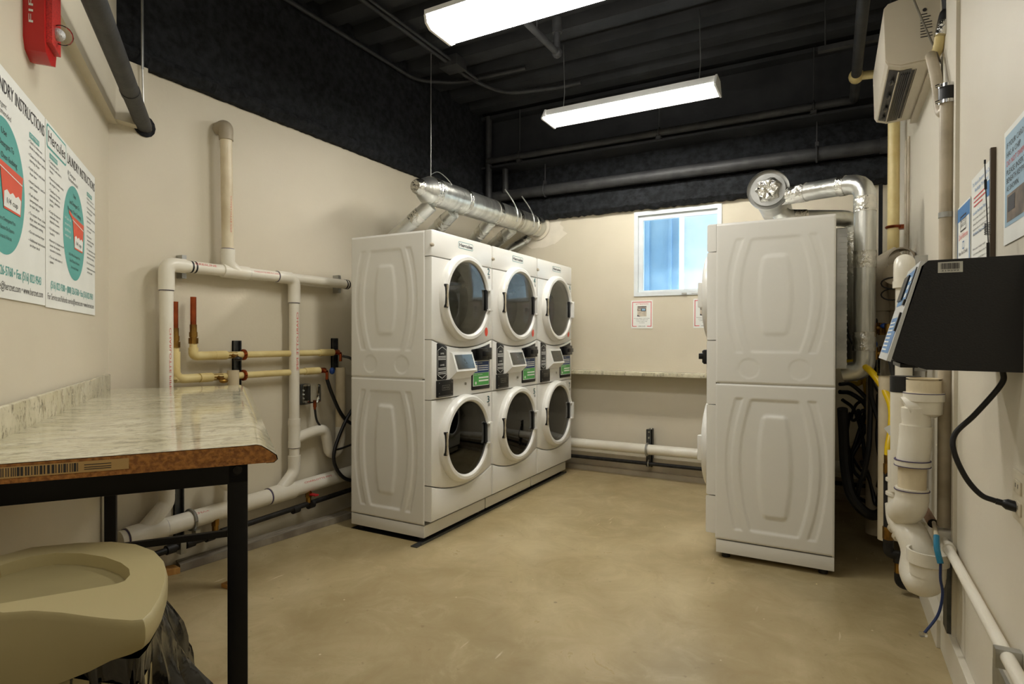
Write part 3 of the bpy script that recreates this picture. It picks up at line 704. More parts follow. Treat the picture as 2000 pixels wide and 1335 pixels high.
for t, dx in ((.0, 0), (.66, 0), (.84, 0)):
    p = A.lerp(B, t)
    if t == 0:
        s.part(MB().tube([p+Vector((0, .03, .10)), p+Vector((0, .03, .98))], .003, 6), 'chain', galv)
        s.part(MB().tube(spline([p+Vector((0, .03, .12)), p+Vector((.02, .10, .15)), p+Vector((.06, .19, .09)), p+Vector((.10, .20, 0))]), .003, 6), 'wire_tie', galv)
    else:
        s.part(MB().tube(spline([p+Vector((-.02, -.02, .24)), p+Vector((.05, 0, .13)), p+Vector((.095, 0, .03)), p+Vector((.09, 0, -.05))]), .006, 6), 'hanger_strap', galv)
# right duct
A = Vector((-.334, 3.78, 2.09)); B = Vector((-.334, 5.05, 2.09))
s = Sub('exhaust_duct', 'foil-capped round exhaust duct above the right-hand stacked dryer', 'duct', A)
s.part(dtube(A, B, .095, 4), 'duct', galv)
s.part(MB().lathe([(.118, .0), (.118, .028), (.095, .032), (.06, .012), (.001, .012)], A+Vector((0, .0, 0)), (0, 1, 0), 40), 'end_cap', galv)
b = MB(); rr_ = random.Random(3); vs = [A+Vector((0, -.02, 0))]; N = 18
for ring, rad in ((1, .025), (2, .05), (3, .068)):
    for k in range(N):
        an = 2*math.pi*k/N; r_ = rad*(1+rr_.uniform(-.16, .22)*(ring > 1)); vs.append(A+Vector((r_*math.cos(an), -.03*(ring < 3)+rr_.uniform(-.012, .010), r_*math.sin(an))))
fs = [(0, 1+k, 1+(k+1) % N) for k in range(N)]+[(1+rg*N+k, 1+rg*N+(k+1) % N, 1+(rg+1)*N+(k+1) % N, 1+(rg+1)*N+k) for rg in (0, 1) for k in range(N)]
b.add(vs, fs); s.part(b, 'foil_plug', foil)
v1 = [Vector((-.27, 3.86, 2.06)), Vector((.155, 3.62, 2.035)), Vector((.155, 3.60, 1.04)), Vector((.085, 3.62, 1.0))]
s.part(MB().tube(fillet([v1[0], v1[1], v1[2]+Vector((0, 0, .0)), Vector((.06, 3.62, 1.02))], .085, 5), .052, 26), 'branch_duct', duct_m)
s.part(band(v1[0], v1[1], .12, .34, .054), 'foil_tape', foil); s.part(band(v1[0], v1[1], .72, .80, .054), 'foil_tape', foil)
s.part(band(v1[1], v1[2], .08, .16, .054), 'foil_tape', foil); s.part(band(v1[1], v1[2], .37, .46, .054), 'foil_tape', foil); s.part(band(v1[1], v1[2], .80, .90, .054), 'foil_tape', foil)
v2 = [Vector((-.27, 4.16, 1.985)), Vector((.13, 4.36, 1.98)), Vector((.13, 4.36, 1.04))]
s.part(MB().tube(fillet([v2[0]+Vector((-.05, 0, .08)), v2[0], v2[1], v2[2], Vector((.06, 4.36, 1.02))], .085, 5), .052, 26), 'branch_duct', duct_m)
s.part(band(v2[0], v2[1], .1, .3, .054), 'foil_tape', foil); s.part(band(v2[1], v2[2], .1, .4, .054), 'foil_tape', foil)

# ------------------------------------------------------------ left wall plumbing
XP = -2.93
def L3(y, z, x=XP): return Vector((x, y, z))
def cyltext(mb, st, a, ax, r, h, ang, width=None):
    """printing along a pipe: a start, ax axis direction, ang = angle of the line around the pipe, from +X towards up"""
    vs, fs = text_geo(st); x0 = min(v.x for v in vs); x1 = max(v.x for v in vs); k = h/.7; kx = (width/(x1-x0)) if width else k
    ax = Vector(ax).normalized(); u = Vector((1, 0, 0)); v_ = Vector((0, 0, 1)) if abs(ax.z) < .5 else Vector((0, -1, 0)); P = []
    for p in vs:
        th = ang+p.y*k/r; P.append(Vector(a)+ax*((p.x-x0)*kx)+(u*math.cos(th)+v_*math.sin(th))*(r+.0008))
    return mb.add(P, fs)
s = Sub('drain_pipe', 'white plastic drain network on the left wall with a wide lower trunk', 'pipe', L3(2.1, 0))
R2 = .031
def pipe(s, a, b_, r=R2, m=pvc, name='pipe'): return s.part(MB().cyl(a, b_, r, seg=24), name, m)
def hub(s, a, b_, r=R2, k=1.2, m=pvc, name='coupling', ring=True):
    o = s.part(MB().cyl(a, b_, r*k, seg=24), name, m); a, b_ = Vector(a), Vector(b_); d_ = (b_-a).normalized()
    if ring: s.part(MB().cyl(b_, b_+d_*.004, r*1.03*1.03, seg=24), 'primer_ring', purple, o)
    return o
def elbow(s, pts, r=R2, m=pvc, rad=.07): return s.part(MB().tube(fillet(pts, rad, 8), r*1.18, 24), 'elbow', m)
HZ = 1.57
elbow(s, [L3(2.065, 2.36, XL+.005), L3(2.065, 2.37), L3(2.065, 2.29)], m=tanpipe)
pipe(s, L3(2.065, 2.29), L3(2.075, 1.64), m=pvc_old)
hub(s, L3(2.075, 1.66), L3(2.075, 1.69)); elbow(s, [L3(2.075, 1.67), L3(2.075, 1.60), L3(2.13, HZ)], rad=.06)
hub(s, L3(2.04, HZ), L3(2.20, HZ), name='tee')
pipe(s, L3(1.80, HZ), L3(2.99, HZ))
elbow(s, [L3(1.83, HZ), L3(1.735, HZ), L3(1.735, 1.48)], rad=.08)
hub(s, L3(1.735, 1.50), L3(1.735, 1.44)); pipe(s, L3(1.735, 1.5), L3(1.735, .50))
hub(s, L3(2.50, HZ), L3(2.40, HZ), name='tee'); elbow(s, [L3(2.42, HZ), L3(2.53, HZ), L3(2.53, 1.46)], rad=.07); hub(s, L3(2.53, 1.47), L3(2.53, 1.42))
pipe(s, L3(2.53, 1.5), L3(2.53, .40)); hub(s, L3(2.53, .70), L3(2.53, .66)); s.part(MB().cyl(L3(2.53, .66), L3(2.53, .56), R2*1.15, seg=24), 'tee', pvc); hub(s, L3(2.53, .56), L3(2.53, .52)); hub(s, L3(2.53, .47), L3(2.53, .44))
elbow(s, [L3(2.53, .44), L3(2.53, .37), L3(2.42, .27)], rad=.06)
hub(s, L3(1.735, .50), L3(1.735, .46)); hub(s, L3(1.735, .44), L3(1.735, .41)); elbow(s, [L3(1.735, .41), L3(1.735, .37), L3(1.64, .27)], rad=.06)
pipe(s, L3(1.735, .37), L3(1.62, .265), R2*1.12, name='wye')
RT = .046
s.part(MB().cyl(L3(1.51, .2455), L3(3.3, .27), RT, seg=28), 'trunk', pvc)
for y in (1.60, 2.40):
    z = .245+.0137*(y-1.47); s.part(MB().cyl(L3(y-.06, z), L3(y+.12, z+.002), RT*1.16, seg=28), 'wye', pvc); s.part(MB().cyl(L3(y+.12, z+.002), L3(y+.124, z+.002), RT*1.05, seg=28), 'primer_ring', purple)
    s.part(MB().cyl(L3(y-.066, z), L3(y-.06, z), RT*1.05, seg=28), 'primer_ring', purple)
# trap under the right riser
s.part(MB().tube(fillet([L3(2.53, .57), L3(2.60, .585), L3(2.70, .60), L3(2.78, .60), L3(2.80, .52), L3(2.82, .43), L3(2.90, .43), L3(2.92, .52), L3(2.92, .60)], .06, 6), R2*1.1, 22), 'trap', pvc)
s.part(MB().cyl(L3(2.92, .58), L3(2.92, 1.00), R2*1.05, seg=24), 'standpipe', pvc_old)
s.part(MB().tube(fillet([L3(1.98, .50, -2.86), L3(2.0, .42, -2.86), L3(2.05, .39, -2.88), L3(2.1, .42, -2.9), L3(2.1, .8, -2.92)], .05), R2, 20), 'trap', pvc)
b = MB(); b.cyl(L3(2.1, .8, -2.92), L3(2.1, 1.02, -2.92), R2); s.part(b, 'standpipe', pvc_old)
b = MB()
cyltext(b, 'CHARLOTTE PIPE', L3(2.53, 1.36), (0, 0, -1), R2, .014, -.15, .36)
cyltext(b, 'CRESLINE', L3(1.87, HZ), (0, 1, 0), R2, .013, .35, .12); cyltext(b, 'CHARLOTTE PIPE PVC-DWV', L3(2.22, HZ), (0, 1, 0), R2, .010, .25, .18)
cyltext(b, 'CHARLOTTE PIPE PVC-DWV', L3(1.735, 1.25), (0, 0, -1), R2, .010, -.2, .5); cyltext(b, 'CHARLOTTE PIPE', L3(2.068, 1.98), (0, 0, -1), R2, .008, -.3, .2)
cyltext(b, 'CHARLOTTE PIPE PVC-1120 SCH.40', L3(1.86, .25), (0, 1, 0), RT, .012, .7, .48); cyltext(b, 'CHARLOTTE PIPE PVC-1120', L3(2.58, .262), (0, 1, 0), RT, .012, .6, .36)
s.part(b, 'printing', redink, smooth=False)
for y in (1.855, 1.875): s.part(MB().cyl(L3(y, HZ), L3(y+.009, HZ), R2*1.03), 'black_band', blackrub)
for y in (2.955, 2.975): s.part(MB().cyl(L3(y, HZ), L3(y+.009, HZ), R2*1.06), 'black_band', blackrub)
for y in (1.84, 2.93): s.part(MB().box((XL, y-.012, HZ-.06), (XL+.05, y+.012, HZ+.06)), 'pipe_clip', galv, smooth=False)
s.part(MB().tube([L3(1.86+.004*math.cos(t)*0, .25+(RT+.006)*math.sin(t), XP+(RT+.006)*math.cos(t)) for t in [i*math.pi/10 for i in range(21)]], .008, 8), 'pipe_clamp', galv)
s.part(MB().box((-2.905, 1.85, .18), (-2.87, 1.875, .205)), 'pipe_clamp', galv, smooth=False)
# copper stubs with cream hot and cold pipes
def water(label, y0, zt, zb, zh, yend, rr=.019, vy=.12, vm=brass):
    s = Sub('water_pipe', label, 'pipe', L3(y0, zb, -2.94))
    X = -2.94
    s.part(MB().tube(fillet([L3(y0, zb-.02, X), L3(y0, zh, X), L3(y0+.12, zh, X)], .05), rr*1.25, 20), 'elbow', cream)
    s.part(MB().cyl(L3(y0, zb, X), L3(y0, zh, X), rr, seg=20), 'pipe', cream)
    s.part(MB().cyl(L3(y0, zh, X), L3(yend, zh, X), rr, seg=20), 'pipe', cream)
    s.part(MB().cyl(L3(y0, zb+.06, X), L3(y0, zt, X), .0145, seg=18), 'copper_stub', copper)
    b = MB(); b.cyl(L3(y0, zb, X), L3(y0, zb+.03, X), .024, seg=8); b.cyl(L3(y0, zb+.035, X), L3(y0, zb+.06, X), .020); b.cyl(L3(y0, zb+.03, X), L3(y0, zb+.10, X), .017)
    s.part(b, 'brass_union', brass)
    v = s.part(MB().cyl(L3(y0+vy, zh, X), L3(y0+vy+.07, zh, X), rr*1.3, seg=20), 'coupling', cream)
    b = MB(); b.cyl(L3(y0+vy+.07, zh, X), L3(y0+vy+.13, zh, X), .020, seg=8); b.cyl(L3(y0+vy+.10, zh, X), L3(y0+vy+.10, zh-.015, X+.055), .012); vv = s.part(b, 'drain_valve', brass)
    s.part(MB().ball(L3(y0+vy+.10, zh-.02, X+.06), .018, (1, 1.4, .7)), 'valve_cap', plastic_blk if vm is plastic_blk else brass, vv)
    s.part(MB().cyl(L3(yend-.12, zh, X), L3(yend, zh, X), rr*1.22, seg=20), 'coupling', cream)
    b = MB(); b.cyl(L3(yend, zh, X), L3(yend+.05, zh, X), .018, seg=8); b.cyl(L3(yend+.03, zh, X), L3(yend+.03, zh-.01, X+.04), .012); b.cyl(L3(yend+.03, zh-.01, X+.04), L3(yend+.03, zh-.06, X+.04), .010); s.part(b, 'copper_tee', copper)
    b = MB(); b.tube([L3(2.18+.0*t, zh+(rr+.004)*math.sin(t), X+(rr+.004)*math.cos(t)) for t in [i*math.pi/8 for i in range(17)]], .010, 6); s.part(b, 'pipe_clamp', copper)
    return s
water('upper cream water pipe with the taller copper stub', 1.882, 1.415, 1.17, 1.105, 2.86, vm=plastic_blk)
water('lower cream water pipe with the shorter copper stub', 1.785, 1.385, 1.15, .988, 2.74, vy=.13)
for y, z0, z1, lab in ((2.18, .80, 1.185, 'slotted metal channel holding both cream water pipes'), (1.84, .10, .46, 'slotted metal channel behind the drain trunk under the table'), (2.93, .98, 1.20, 'slotted metal channel beside the nearest dryer')):
    s = Sub('strut_channel', lab, 'bracket', (XL, y, z0)); b = MB(); b.box((XL, y-.03, z0), (XL+.012, y-.022, z1)); b.box((XL, y-.022, z0), (XL+.004, y+.014, z1)); b.box((XL, y+.010, z0), (XL+.022, y+.016, z1)); b.box((XL, y-.03, z0), (XL+.022, y-.024, z1))
    s.part(b, 'channel', strut, smooth=False)
# electrical box with clear cover
s = Sub('electrical_box', 'grey outlet box with bubble cover on the left wall', 'outlet', (XL, 2.66, .80))
s.part(MB().box((XL, 2.60, .775), (XL+.05, 2.68, .905), .004), 'box', strut)
s.part(MB().box((XL+.05, 2.605, .785), (XL+.11, 2.715, .905), .014), 'clear_cover', clear)
b = MB()
for z in (.815, .84, .865): b.ball((XL+.052, 2.62, z), .006)
s.part(b, 'screw', paper)
b = MB(); b.cyl((XL+.075, 2.69, .80), (XL+.075, 2.69, .755), .011); b.cyl((XL+.075, 2.69, .77), (XL+.075, 2.69, .74), .008); s.part(b, 'cable_gland', copper)
solo(MB().tube(spline([(XL+.075, 2.69, .745), (XL+.075, 2.71, .66), (XL+.08, 2.78, .57), (XL+.08, 2.81, .47), (XL+.10, 2.88, .455), (XL+.15, 3.05, .50), (XL+.2, 3.2, .58)]), .007, 8), 'power_cable', blackrub, 'thin black cable dropping from the bubble-covered outlet box', 'cable')
solo(MB().tube(spline([(-2.90, 2.77, .93), (-2.89, 2.80, .84), (-2.89, 2.88, .70), (-2.89, 2.97, .62), (-2.88, 3.1, .58)]), .012, 10), 'water_hose', blackrub, 'black hose hanging from the lower cream pipe valve', 'hose')
solo(MB().tube(spline([(-2.86, 3.15, .80), (-2.87, 2.98, .72), (-2.88, 2.86, .55), (-2.87, 2.80, .40), (-2.85, 2.87, .27), (-2.82, 3.0, .23), (-2.8, 3.15, .24)]), .012, 10), 'water_hose', blackrub, 'black hose looping down in front of the white trap', 'hose')
b = MB(); b.box((-2.93, 2.77, .965), (-2.87, 2.80, 1.0)); solo(MB().ball((-2.885, 2.80, .985), .018, (1, 1, 1.3)), 'valve_handle', bluepl, 'small blue valve handle at the end of the lower cream pipe', 'valve')
b.bm.free()
solo(MB().tube(spline([(-2.89, 2.90, 1.08), (-2.86, 2.96, 1.05), (-2.86, 2.98, .92), (-2.86, 3.05, .86)]), .009, 8), 'grey_hose', strut, 'grey flexible hose curling behind the nearest dryer', 'hose')
# gas pipe near the floor
s = Sub('gas_pipe', 'black iron pipe with brass valves running low along the left wall', 'pipe', (XP, 2.3, .13))
s.part(MB().cyl((XP+.02, 1.62, .135), (XP+.02, 3.1, .155), .016), 'pipe', iron)
for y in (1.72, 1.82, 1.93, 2.02, 2.50, 2.62): s.part(MB().cyl((XP+.02, y, .138), (XP+.02, y+.045, .139), .024, seg=14), 'fitting', iron)
for y, hm in ((1.985, brass), (2.625, redpl)):
    b = MB(); b.cyl((XP+.02, y, .14), (XP+.02, y, .24), .016); b.cyl((XP+.02, y, .19), (XP+.02, y, .225), .021, seg=6); v = s.part(b, 'valve', brass)
    if hm is redpl: s.part(MB().box((XP+.03, y-.01, .205), (XP+.09, y+.02, .213)), 'lever', redpl, v)
    else: s.part(MB().cyl((XP+.02, y, .238), (XP+.02, y, .262), .012), 'cap', blackrub, v)
s.part(MB().box((XP, 1.78, .10), (XP+.045, 1.81, .165), .004), 'pipe_strap', galv)
b = MB(); b.prism([PZ(352, 1103, .038), PZ(690, 1000, .038), PZ(690, 1000, .038)+Vector((-.085, 0, 0)), PZ(352, 1103, .038)+Vector((-.085, 0.03, 0))], (0, 0, -.037))
solo(b, 'floor_board', woodgrey, 'weathered grey board lying on the floor along the left wall', 'board', smooth=False)
b = MB(); p = PZ(352, 1108, .03); b.prism([p, p+Vector((-.04, -.09, 0)), p+Vector((-.10, -.07, 0)), p+Vector((-.07, .01, 0))], (0, 0, -.029))
solo(b, 'wood_block', wood, 'short raw yellow wood offcut at the end of the grey board', 'block', smooth=False)

# ------------------------------------------------------------ back wall shelf, pipes, notices
s = Sub('wall_shelf', 'narrow speckled laminate shelf under the window', 'shelf', (-1.3, YB, .9))
s.part(MB().box((-2.6, 4.885, .882), (.02, YB, .915), .006), 'shelf_board', lam2)
s = Sub('drain_pipe', 'long white drain pipe running low along the window wall', 'pipe', (-1.4, 4.9, .26))
s.part(MB().cyl((-2.9, 4.92, .252), (.3, 4.90, .266), .043, seg=28), 'pipe', pvc)
s.part(MB().tube([(-1.37, 4.91+.050*math.sin(t), .258+.050*math.cos(t)) for t in [i*math.pi/10 for i in range(21)]], .009, 8), 'pipe_clamp', galv)
s = Sub('strut_channel', 'short slotted channel clamping the white and black pipes by the window wall', 'bracket', (-1.37, 5, .1))
b = MB(); b.box((-1.395, 4.965, .10), (-1.345, 4.975, .42)); b.box((-1.385, 4.975, .10), (-1.355, YB, .42)); b.box((-1.395, 4.965, .10), (-1.388, 4.99, .42)); b.box((-1.352, 4.965, .10), (-1.345, 4.99, .42)); s.part(b, 'channel', strut, smooth=False)
b = MB()
for z in (.40, .35, .155): b.cyl((-1.37, 4.966, z), (-1.37, 4.955, z), .008)
s.part(b, 'bolt', galv)
s = Sub('iron_pipe', 'thin black pipe near the floor below the white drain pipe', 'pipe', (-1.4, 4.94, .13)); s.part(MB().cyl((-2.9, 4.95, .125), (.3, 4.95, .135), .016), 'pipe', iron)
s.part(MB().tube([(-1.37, 4.95+.022*math.sin(t), .13+.022*math.cos(t)) for t in [i*math.pi/8 for i in range(17)]], .007, 8), 'pipe_clamp', galv)
def notice(x0, lab):
    z0, z1 = 1.293, 1.54; w_ = .192
    s = Sub('notice', lab, 'notice', (x0+w_/2, YB, z0), 'red-bordered attention notices under the window'); f = (Vector((x0, YB-.002, z0)), Vector((1, 0, 0)), Vector((0, 0, 1)), Vector((0, -1, 0)))
    s.part(MB().rect(f, 0, 0, w_, z1-z0, 0, .001), 'sheet', paper, smooth=False); h = z1-z0
    b = MB(); b.rect(f, .010, .016, .016, h-.012, .0018); b.rect(f, w_-.016, .016, w_-.010, h-.012, .0018); b.rect(f, .010, h-.018, w_-.010, h-.012, .0018); b.rect(f, .010, .016, .05, .022, .0018); b.rect(f, w_-.05, .016, w_-.010, .022, .0018)
    b.text(f, 'ATTENTION', w_/2, h-.038, .012, .11, 'C', .0018); s.part(b, 'red_print', redtext, smooth=False)
    b = MB(); b.rect(f, .055, .105, .138, .197, .0018); s.part(b, 'picture', mat('notice_photo', (212, 200, 180), .5, col2=(180, 168, 150), scale=30), smooth=False)
    b = MB(); b.rect(f, .060, .185, .136, .193, .0024); b.frame(f, .058, .155, .092, .175, .004, .0024); b.rect(f, .090, .150, .132, .178, .0022); b.poly(f, [(.055, .105), (.055, .120), (.085, .105)], .0024)
    s.part(b, 'picture_dark', photo_dark, smooth=False)
    b = MB(); b.rect(f, .096, .156, .126, .173, .0026); s.part(b, 'picture_screen', bluelight, smooth=False)
    b = MB()
    for st, z, ww in (('PLEASE PRESS CUSTOMER', .085, .140), ('CARD OR REMOVE', .072, .110), ('CARD BEFORE', .059, .095), ('CLOSING', .046, .05)): b.text(f, st, w_/2, z, .006, ww, 'C', .0018)
    b.text(f, 'HERCULES', w_/2, .014, .010, .062, 'C', .0018); s.part(b, 'lettering', ink, smooth=False)
notice(-1.560, 'red-bordered attention notice below the left end of the window')
notice(-1.022, 'red-bordered attention notice half hidden by the right-hand dryer stack')

# ------------------------------------------------------------ posters on the angled wall
def fr_wall(s0, z0, off=.003): return (PW(s0, z0, off), dP, Vector((0, 0, 1)), nP)
def poster(s0, lab, spanish):
    wd, z0, z1 = .745, 1.298, 1.872; h = z1-z0
    s = Sub('instruction_poster', lab, 'poster', PW(s0+wd/2, z0), 'laundry instruction posters'); f = fr_wall(s0, z0)
    s.part(MB().rect(f, 0, -.004 if spanish else .0, wd-.004, h, 0, .0012), 'sheet', paper, smooth=False)
    e = .0016
    dark = MB(); tl = MB(); rd = MB(); wh = MB()
    # logo badge
    def rr(x0, z0_, x1, z1_, rad=.012):
        P = []
        for cx, cz, a0 in ((x1-rad, z1_-rad, 0), (x0+rad, z1_-rad, 1), (x0+rad, z0_+rad, 2), (x1-rad, z0_+rad, 3)):
            for k in range(5): a = (a0+k/4)*math.pi/2; P.append((cx+rad*math.cos(a), cz+rad*math.sin(a)))
        return P
    tl.poly(f, rr(.012, .492, .255, .566), e); wh.poly(f, rr(.018, .498, .249, .560, .010), e+.0004); dark.text(f, 'Hercules', .1335, .512, .036, .21, 'C', e+.0009); dark.text(f, 'Hercules', .1345, .513, .036, .21, 'C', e+.0008)
    dark.text(f, 'LAUNDRY INSTRUCTIONS', .272, .512, .034, .460, 'L', e); dark.text(f, 'LAUNDRY INSTRUCTIONS', .2735, .5125, .034, .460, 'L', e+.0001)
    # columns
    en = ['Check to make sure', 'drum is empty and clean', '', 'Clean lint filter before', 'starting dryer', '', 'Load clothes and close', 'dryer door', '', 'Insert laundry card in', 'card reader', '', 'Push desired', 'temperature setting', 'to start dryer', '', 'To restart dryer, close', 'dryer door and reselect', 'temperature setting', '', 'Do not overload dryer', '', 'Additional instructions', 'on dryer decal']
    es = ['Compruebe que la', 'lavadora este vacia y', 'limpia', '', 'Mueva los bolsillos antes', 'de cargar la ropa', '', 'Clasificar la ropa,', 'separando blanca y', 'lavado y planchado', 'pesado', '', 'Cargar de ropa seca', 'separando ropa y', 'dejando la puerta', '', 'No sobrecargue la', 'lavadora', '', 'Insertar la tarjeta en el', 'lector de tarjetas', 'encender la lavadora', '', 'Tras de seleccionar el', 'ajuste']
    for col, x, hd in ((es if spanish else en, .035, 'LAVADORAS' if spanish else 'WASHERS'), (en, .575, 'DRYERS')):
        tl.rect(f, x+.01, .466, x+.105, .482, e); wh.text(f, hd, x+.057, .470, .008, .08, 'C', e+.0006)
        z = .452
        prev = ''
        for ln in col:
            if ln:
                dark.text(f, ln, x+.012, z, .0085, .0068*len(ln), 'L', e)
                if not prev: dark.poly(f, circ(x+.004, z+.003, .002, 6), e)
            z -= .0150 if ln else .0075; prev = ln
    # teal oval with detergent cup
    cx, cz, rx, rz = .375, .280, .165, .170
    dark.text(f, '@ Detergent', cx-.10, cz+.195, .014, .12); dark.text(f, 'Recommended', cx-.085, cz+.176, .014, .14)
    tl.poly(f, [(cx+rx*math.cos(a), cz+rz*math.sin(a)) for a in [i*math.pi/32 for i in range(64)]], e)
    for k, (st, ww) in enumerate((('Use', .04), ('Less Detergent To', .15), ('Prevent Over-Sudsing', .20))): dark.text(f, st, cx, cz+.128-.030*k, .015, ww, 'C', e+.0006)
    for k, (st, ww) in enumerate((('Utilice Menos Detergente Para', .17), ('Evitar El Exceso De Espuma', .15), ('Use no mas de 1/4 de taza', .11))): dark.text(f, st, cx, cz-.086-.022*k, .010, ww, 'C', e+.0006)
    for k, st in enumerate(('1/4 Cup is all', 'you need for a', 'high efficiency', 'washer load')): wh.text(f, st, cx-.145, cz+.032-.020*k, .010, .085, 'L', e+.0008)
    rd.poly(f, [(cx-.085, cz+.072), (cx-.03, cz+.060), (cx+.148, cz+.054), (cx+.142, cz+.030), (cx+.125, cz-.055), (cx-.005, cz-.055), (cx-.030, cz+.045), (cx-.085, cz+.060)], e+.001)
    wh.poly(f, [(cx-.010+.004, cz-.050), (cx+.120, cz-.050)]+[(cx+.128-.022*k, cz-.010+(.006 if k % 2 else -.002)) for k in range(7)], e+.0015)
    wh.poly(f, [(cx-.040, cz+.044), (cx+.140, cz+.030), (cx+.140, cz+.033), (cx-.040, cz+.047)], e+.0016)
    dark.text(f, '1/4 cup', cx+.058, cz-.038, .014, .085, 'C', e+.002)
    tl.text(f, '(516) 822-9300 • (800) 526-5760 • Fax (516) 822-9543', .055, .058, .024, .640, 'L', e); tl.text(f, '(516) 822-9300 • (800) 526-5760 • Fax (516) 822-9543', .0565, .0585, .024, .640, 'L', e+.0001)
    dark.text(f, 'For Service and Refunds: service@hercnet.com • www.hercnet.com', .020, .022, .020, .695, 'L', e)
    s.part(tl, 'teal_print', teal, smooth=False); s.part(rd, 'cup_picture', cupred, smooth=False); s.part(wh, 'white_print', paper, smooth=False); s.part(dark, 'lettering', ink, smooth=False)
poster(2.237, 'white laundry instruction poster nearest the corner, with Spanish left column', True)
poster(1.490, 'white laundry instruction poster cut off by the left edge of the photo', False)
# fire strobe
s = Sub('fire_alarm', 'red fire alarm strobe high on the angled wall', 'alarm', PW(2.10, 2.0))
def WP(a, z, o): return PW(a, z, o)
b = MB(); P2 = [(2.035, 2.03), (2.05, 2.00), (2.10, 1.985), (2.15, 2.00), (2.16, 2.03), (2.16, 2.30), (2.035, 2.30)]
b.prism([WP(a, z, .0) for a, z in P2], nP*.048); s.part(b, 'body', mat('red_alarm_plastic', (196, 30, 28), .25, col2=(186, 26, 24)))
b = MB(); b.prism([WP(a, z, .048) for a, z in ((2.05, 2.03), (2.145, 2.03), (2.145, 2.30), (2.05, 2.30))], nP*.014); s.part(b, 'grille', mat('red_grille', (214, 50, 40), .4, col2=(170, 30, 26), scale=240))
ls = s.part(MB().ball(WP(2.095, 2.075, .075), .028), 'strobe_lens', tinted_glass('strobe_clear', (.93, .93, .93), refl=.05, ior=1.12))
s.part(MB().ball(WP(2.095, 2.075, .066), .018), 'reflector', mat('strobe_reflector', (225, 225, 222), .3, .3, col2=(190, 190, 188), scale=60, bump=.4), ls)
fq = (WP(2.0345, 2.07, .018), Vector((0, 0, 1)), -nP, -dP); b = MB()
b.text(fq, 'FIRE', .0, -.005, .010, .11, 'L', .001); s.part(b, 'lettering', paper, smooth=False)

# ------------------------------------------------------------ countertop table
N0 = Vector((-1.105, .890, 0)); TL, TD, TZ = 1.835, .585, .960
rt = math.atan2(dP.y, dP.x)
tab = thing('countertop_table', 'speckled laminate countertop table on black steel legs in the left corner', 'table', (N0.x, N0.y, 0), rt)
# local: x along the wall, y towards the room is negative (front edge at y=0, wall side at y=+TD)
NS = 1 if Vector((-math.sin(rt), math.cos(rt), 0)).dot(nP) < 0 else -1
def ty(d_): return NS*d_
def xz(P, x): return [(x, ty(a), z) for a, z in P]
edge = [(.020, TZ), (.006, TZ-.010), (-.012, TZ-.024), (-.014, TZ-.034), (-.006, TZ-.041), (.010, TZ-.041)]
b = MB(); pr = edge[:-1]; pr = [(TD, TZ)]+[(.050, TZ+.002), (.032, TZ+.003)]+edge
b.add(xz(pr, .0)+xz(pr, TL), [(i, i+1, len(pr)+i+1, len(pr)+i) for i in range(len(pr)-1)])
top = b.build('laminate_top', lam, tab)
b = MB(); pr2 = [(TD, TZ-.0015)]+[(.050, TZ+.0005), (.032, TZ+.0015), (.021, TZ-.0015), (.007, TZ-.0115), (-.010, TZ-.025), (-.012, TZ-.034), (-.005, TZ-.040), (TD, TZ-.038)]
b.prism([(.0005, ty(a), z) for a, z in pr2], (TL-.001, 0, 0)); b.build('chipboard_core', chip, tab, False)
b = MB(); y0, y1 = ty(TD-.018), ty(TD); b.box((.0, min(y0, y1), TZ-.002), (TL-.06, max(y0, y1), TZ+.075), .005); b.build('backsplash', lam2, tab)
fb = (Vector((-.0006, ty(.10), TZ-.036)), Vector((0, ty(1), 0))*1, Vector((0, 0, 1)), Vector((-1, 0, 0)))
b = MB(); b.rect(fb, .17, .008, .45, .030, .0004); b.build('edge_sticker', mat('kraft_label', (196, 160, 104), .6), tab, False)
b = MB(); xx = .255
while xx < .40:
    wd = random.choice((.0015, .0025, .004)); b.rect(fb, xx, .011, xx+wd, .028, .0009); xx += wd+random.choice((.0015, .002, .003))
for z in (.013, .017, .022): b.rect(fb, .20, z, .245, z+.0015, .0009)
b.build('edge_barcode', ink, tab, False)
def lbox(b, x0, x1, d0, d1, z0, z1, bev=.003): b.box((x0, min(ty(d0), ty(d1)), z0), (x1, max(ty(d0), ty(d1)), z1), bev); return b
for x in (.13, TL-.13):
    for dd in (.045, TD-.05): lbox(MB(), x-.022, x+.022, dd, dd+.044, .02 if (x > 1 and dd < .1) else 0, TZ-.042).build('leg', blackmetal, tab)
    lbox(MB(), x-.022, x+.022, .045, TD-.056, TZ-.105, TZ-.042).build('end_rail', blackmetal, tab)
lbox(MB(), TL-.145, TL-.115, .06, TD-.07, .245, .275).build('low_rail', blackmetal, tab)
lbox(MB(), .13, TL-.13, .050, .075, TZ-.09, TZ-.042).build('side_rail', blackmetal, tab); lbox(MB(), .13, TL-.13, TD-.09, TD-.065, TZ-.09, TZ-.042).build('side_rail', blackmetal, tab)
b = MB(); b.cyl((.1095, ty(.067), TZ-.072), (.103, ty(.067), TZ-.072), .010); b.build('bolt', iron, tab)
pb = Matrix.Translation((N0.x, N0.y, 0)) @ Matrix.Rotation(rt, 4, 'Z') @ Vector((TL-.13, ty(.067), 0))
b = MB(); b.box((pb.x-.035, pb.y-.035, 0), (pb.x+.035, pb.y+.035, .019)); solo(b, 'wood_shim', wood, 'small raw wood shim under the far front leg of the table', 'shim', smooth=False)

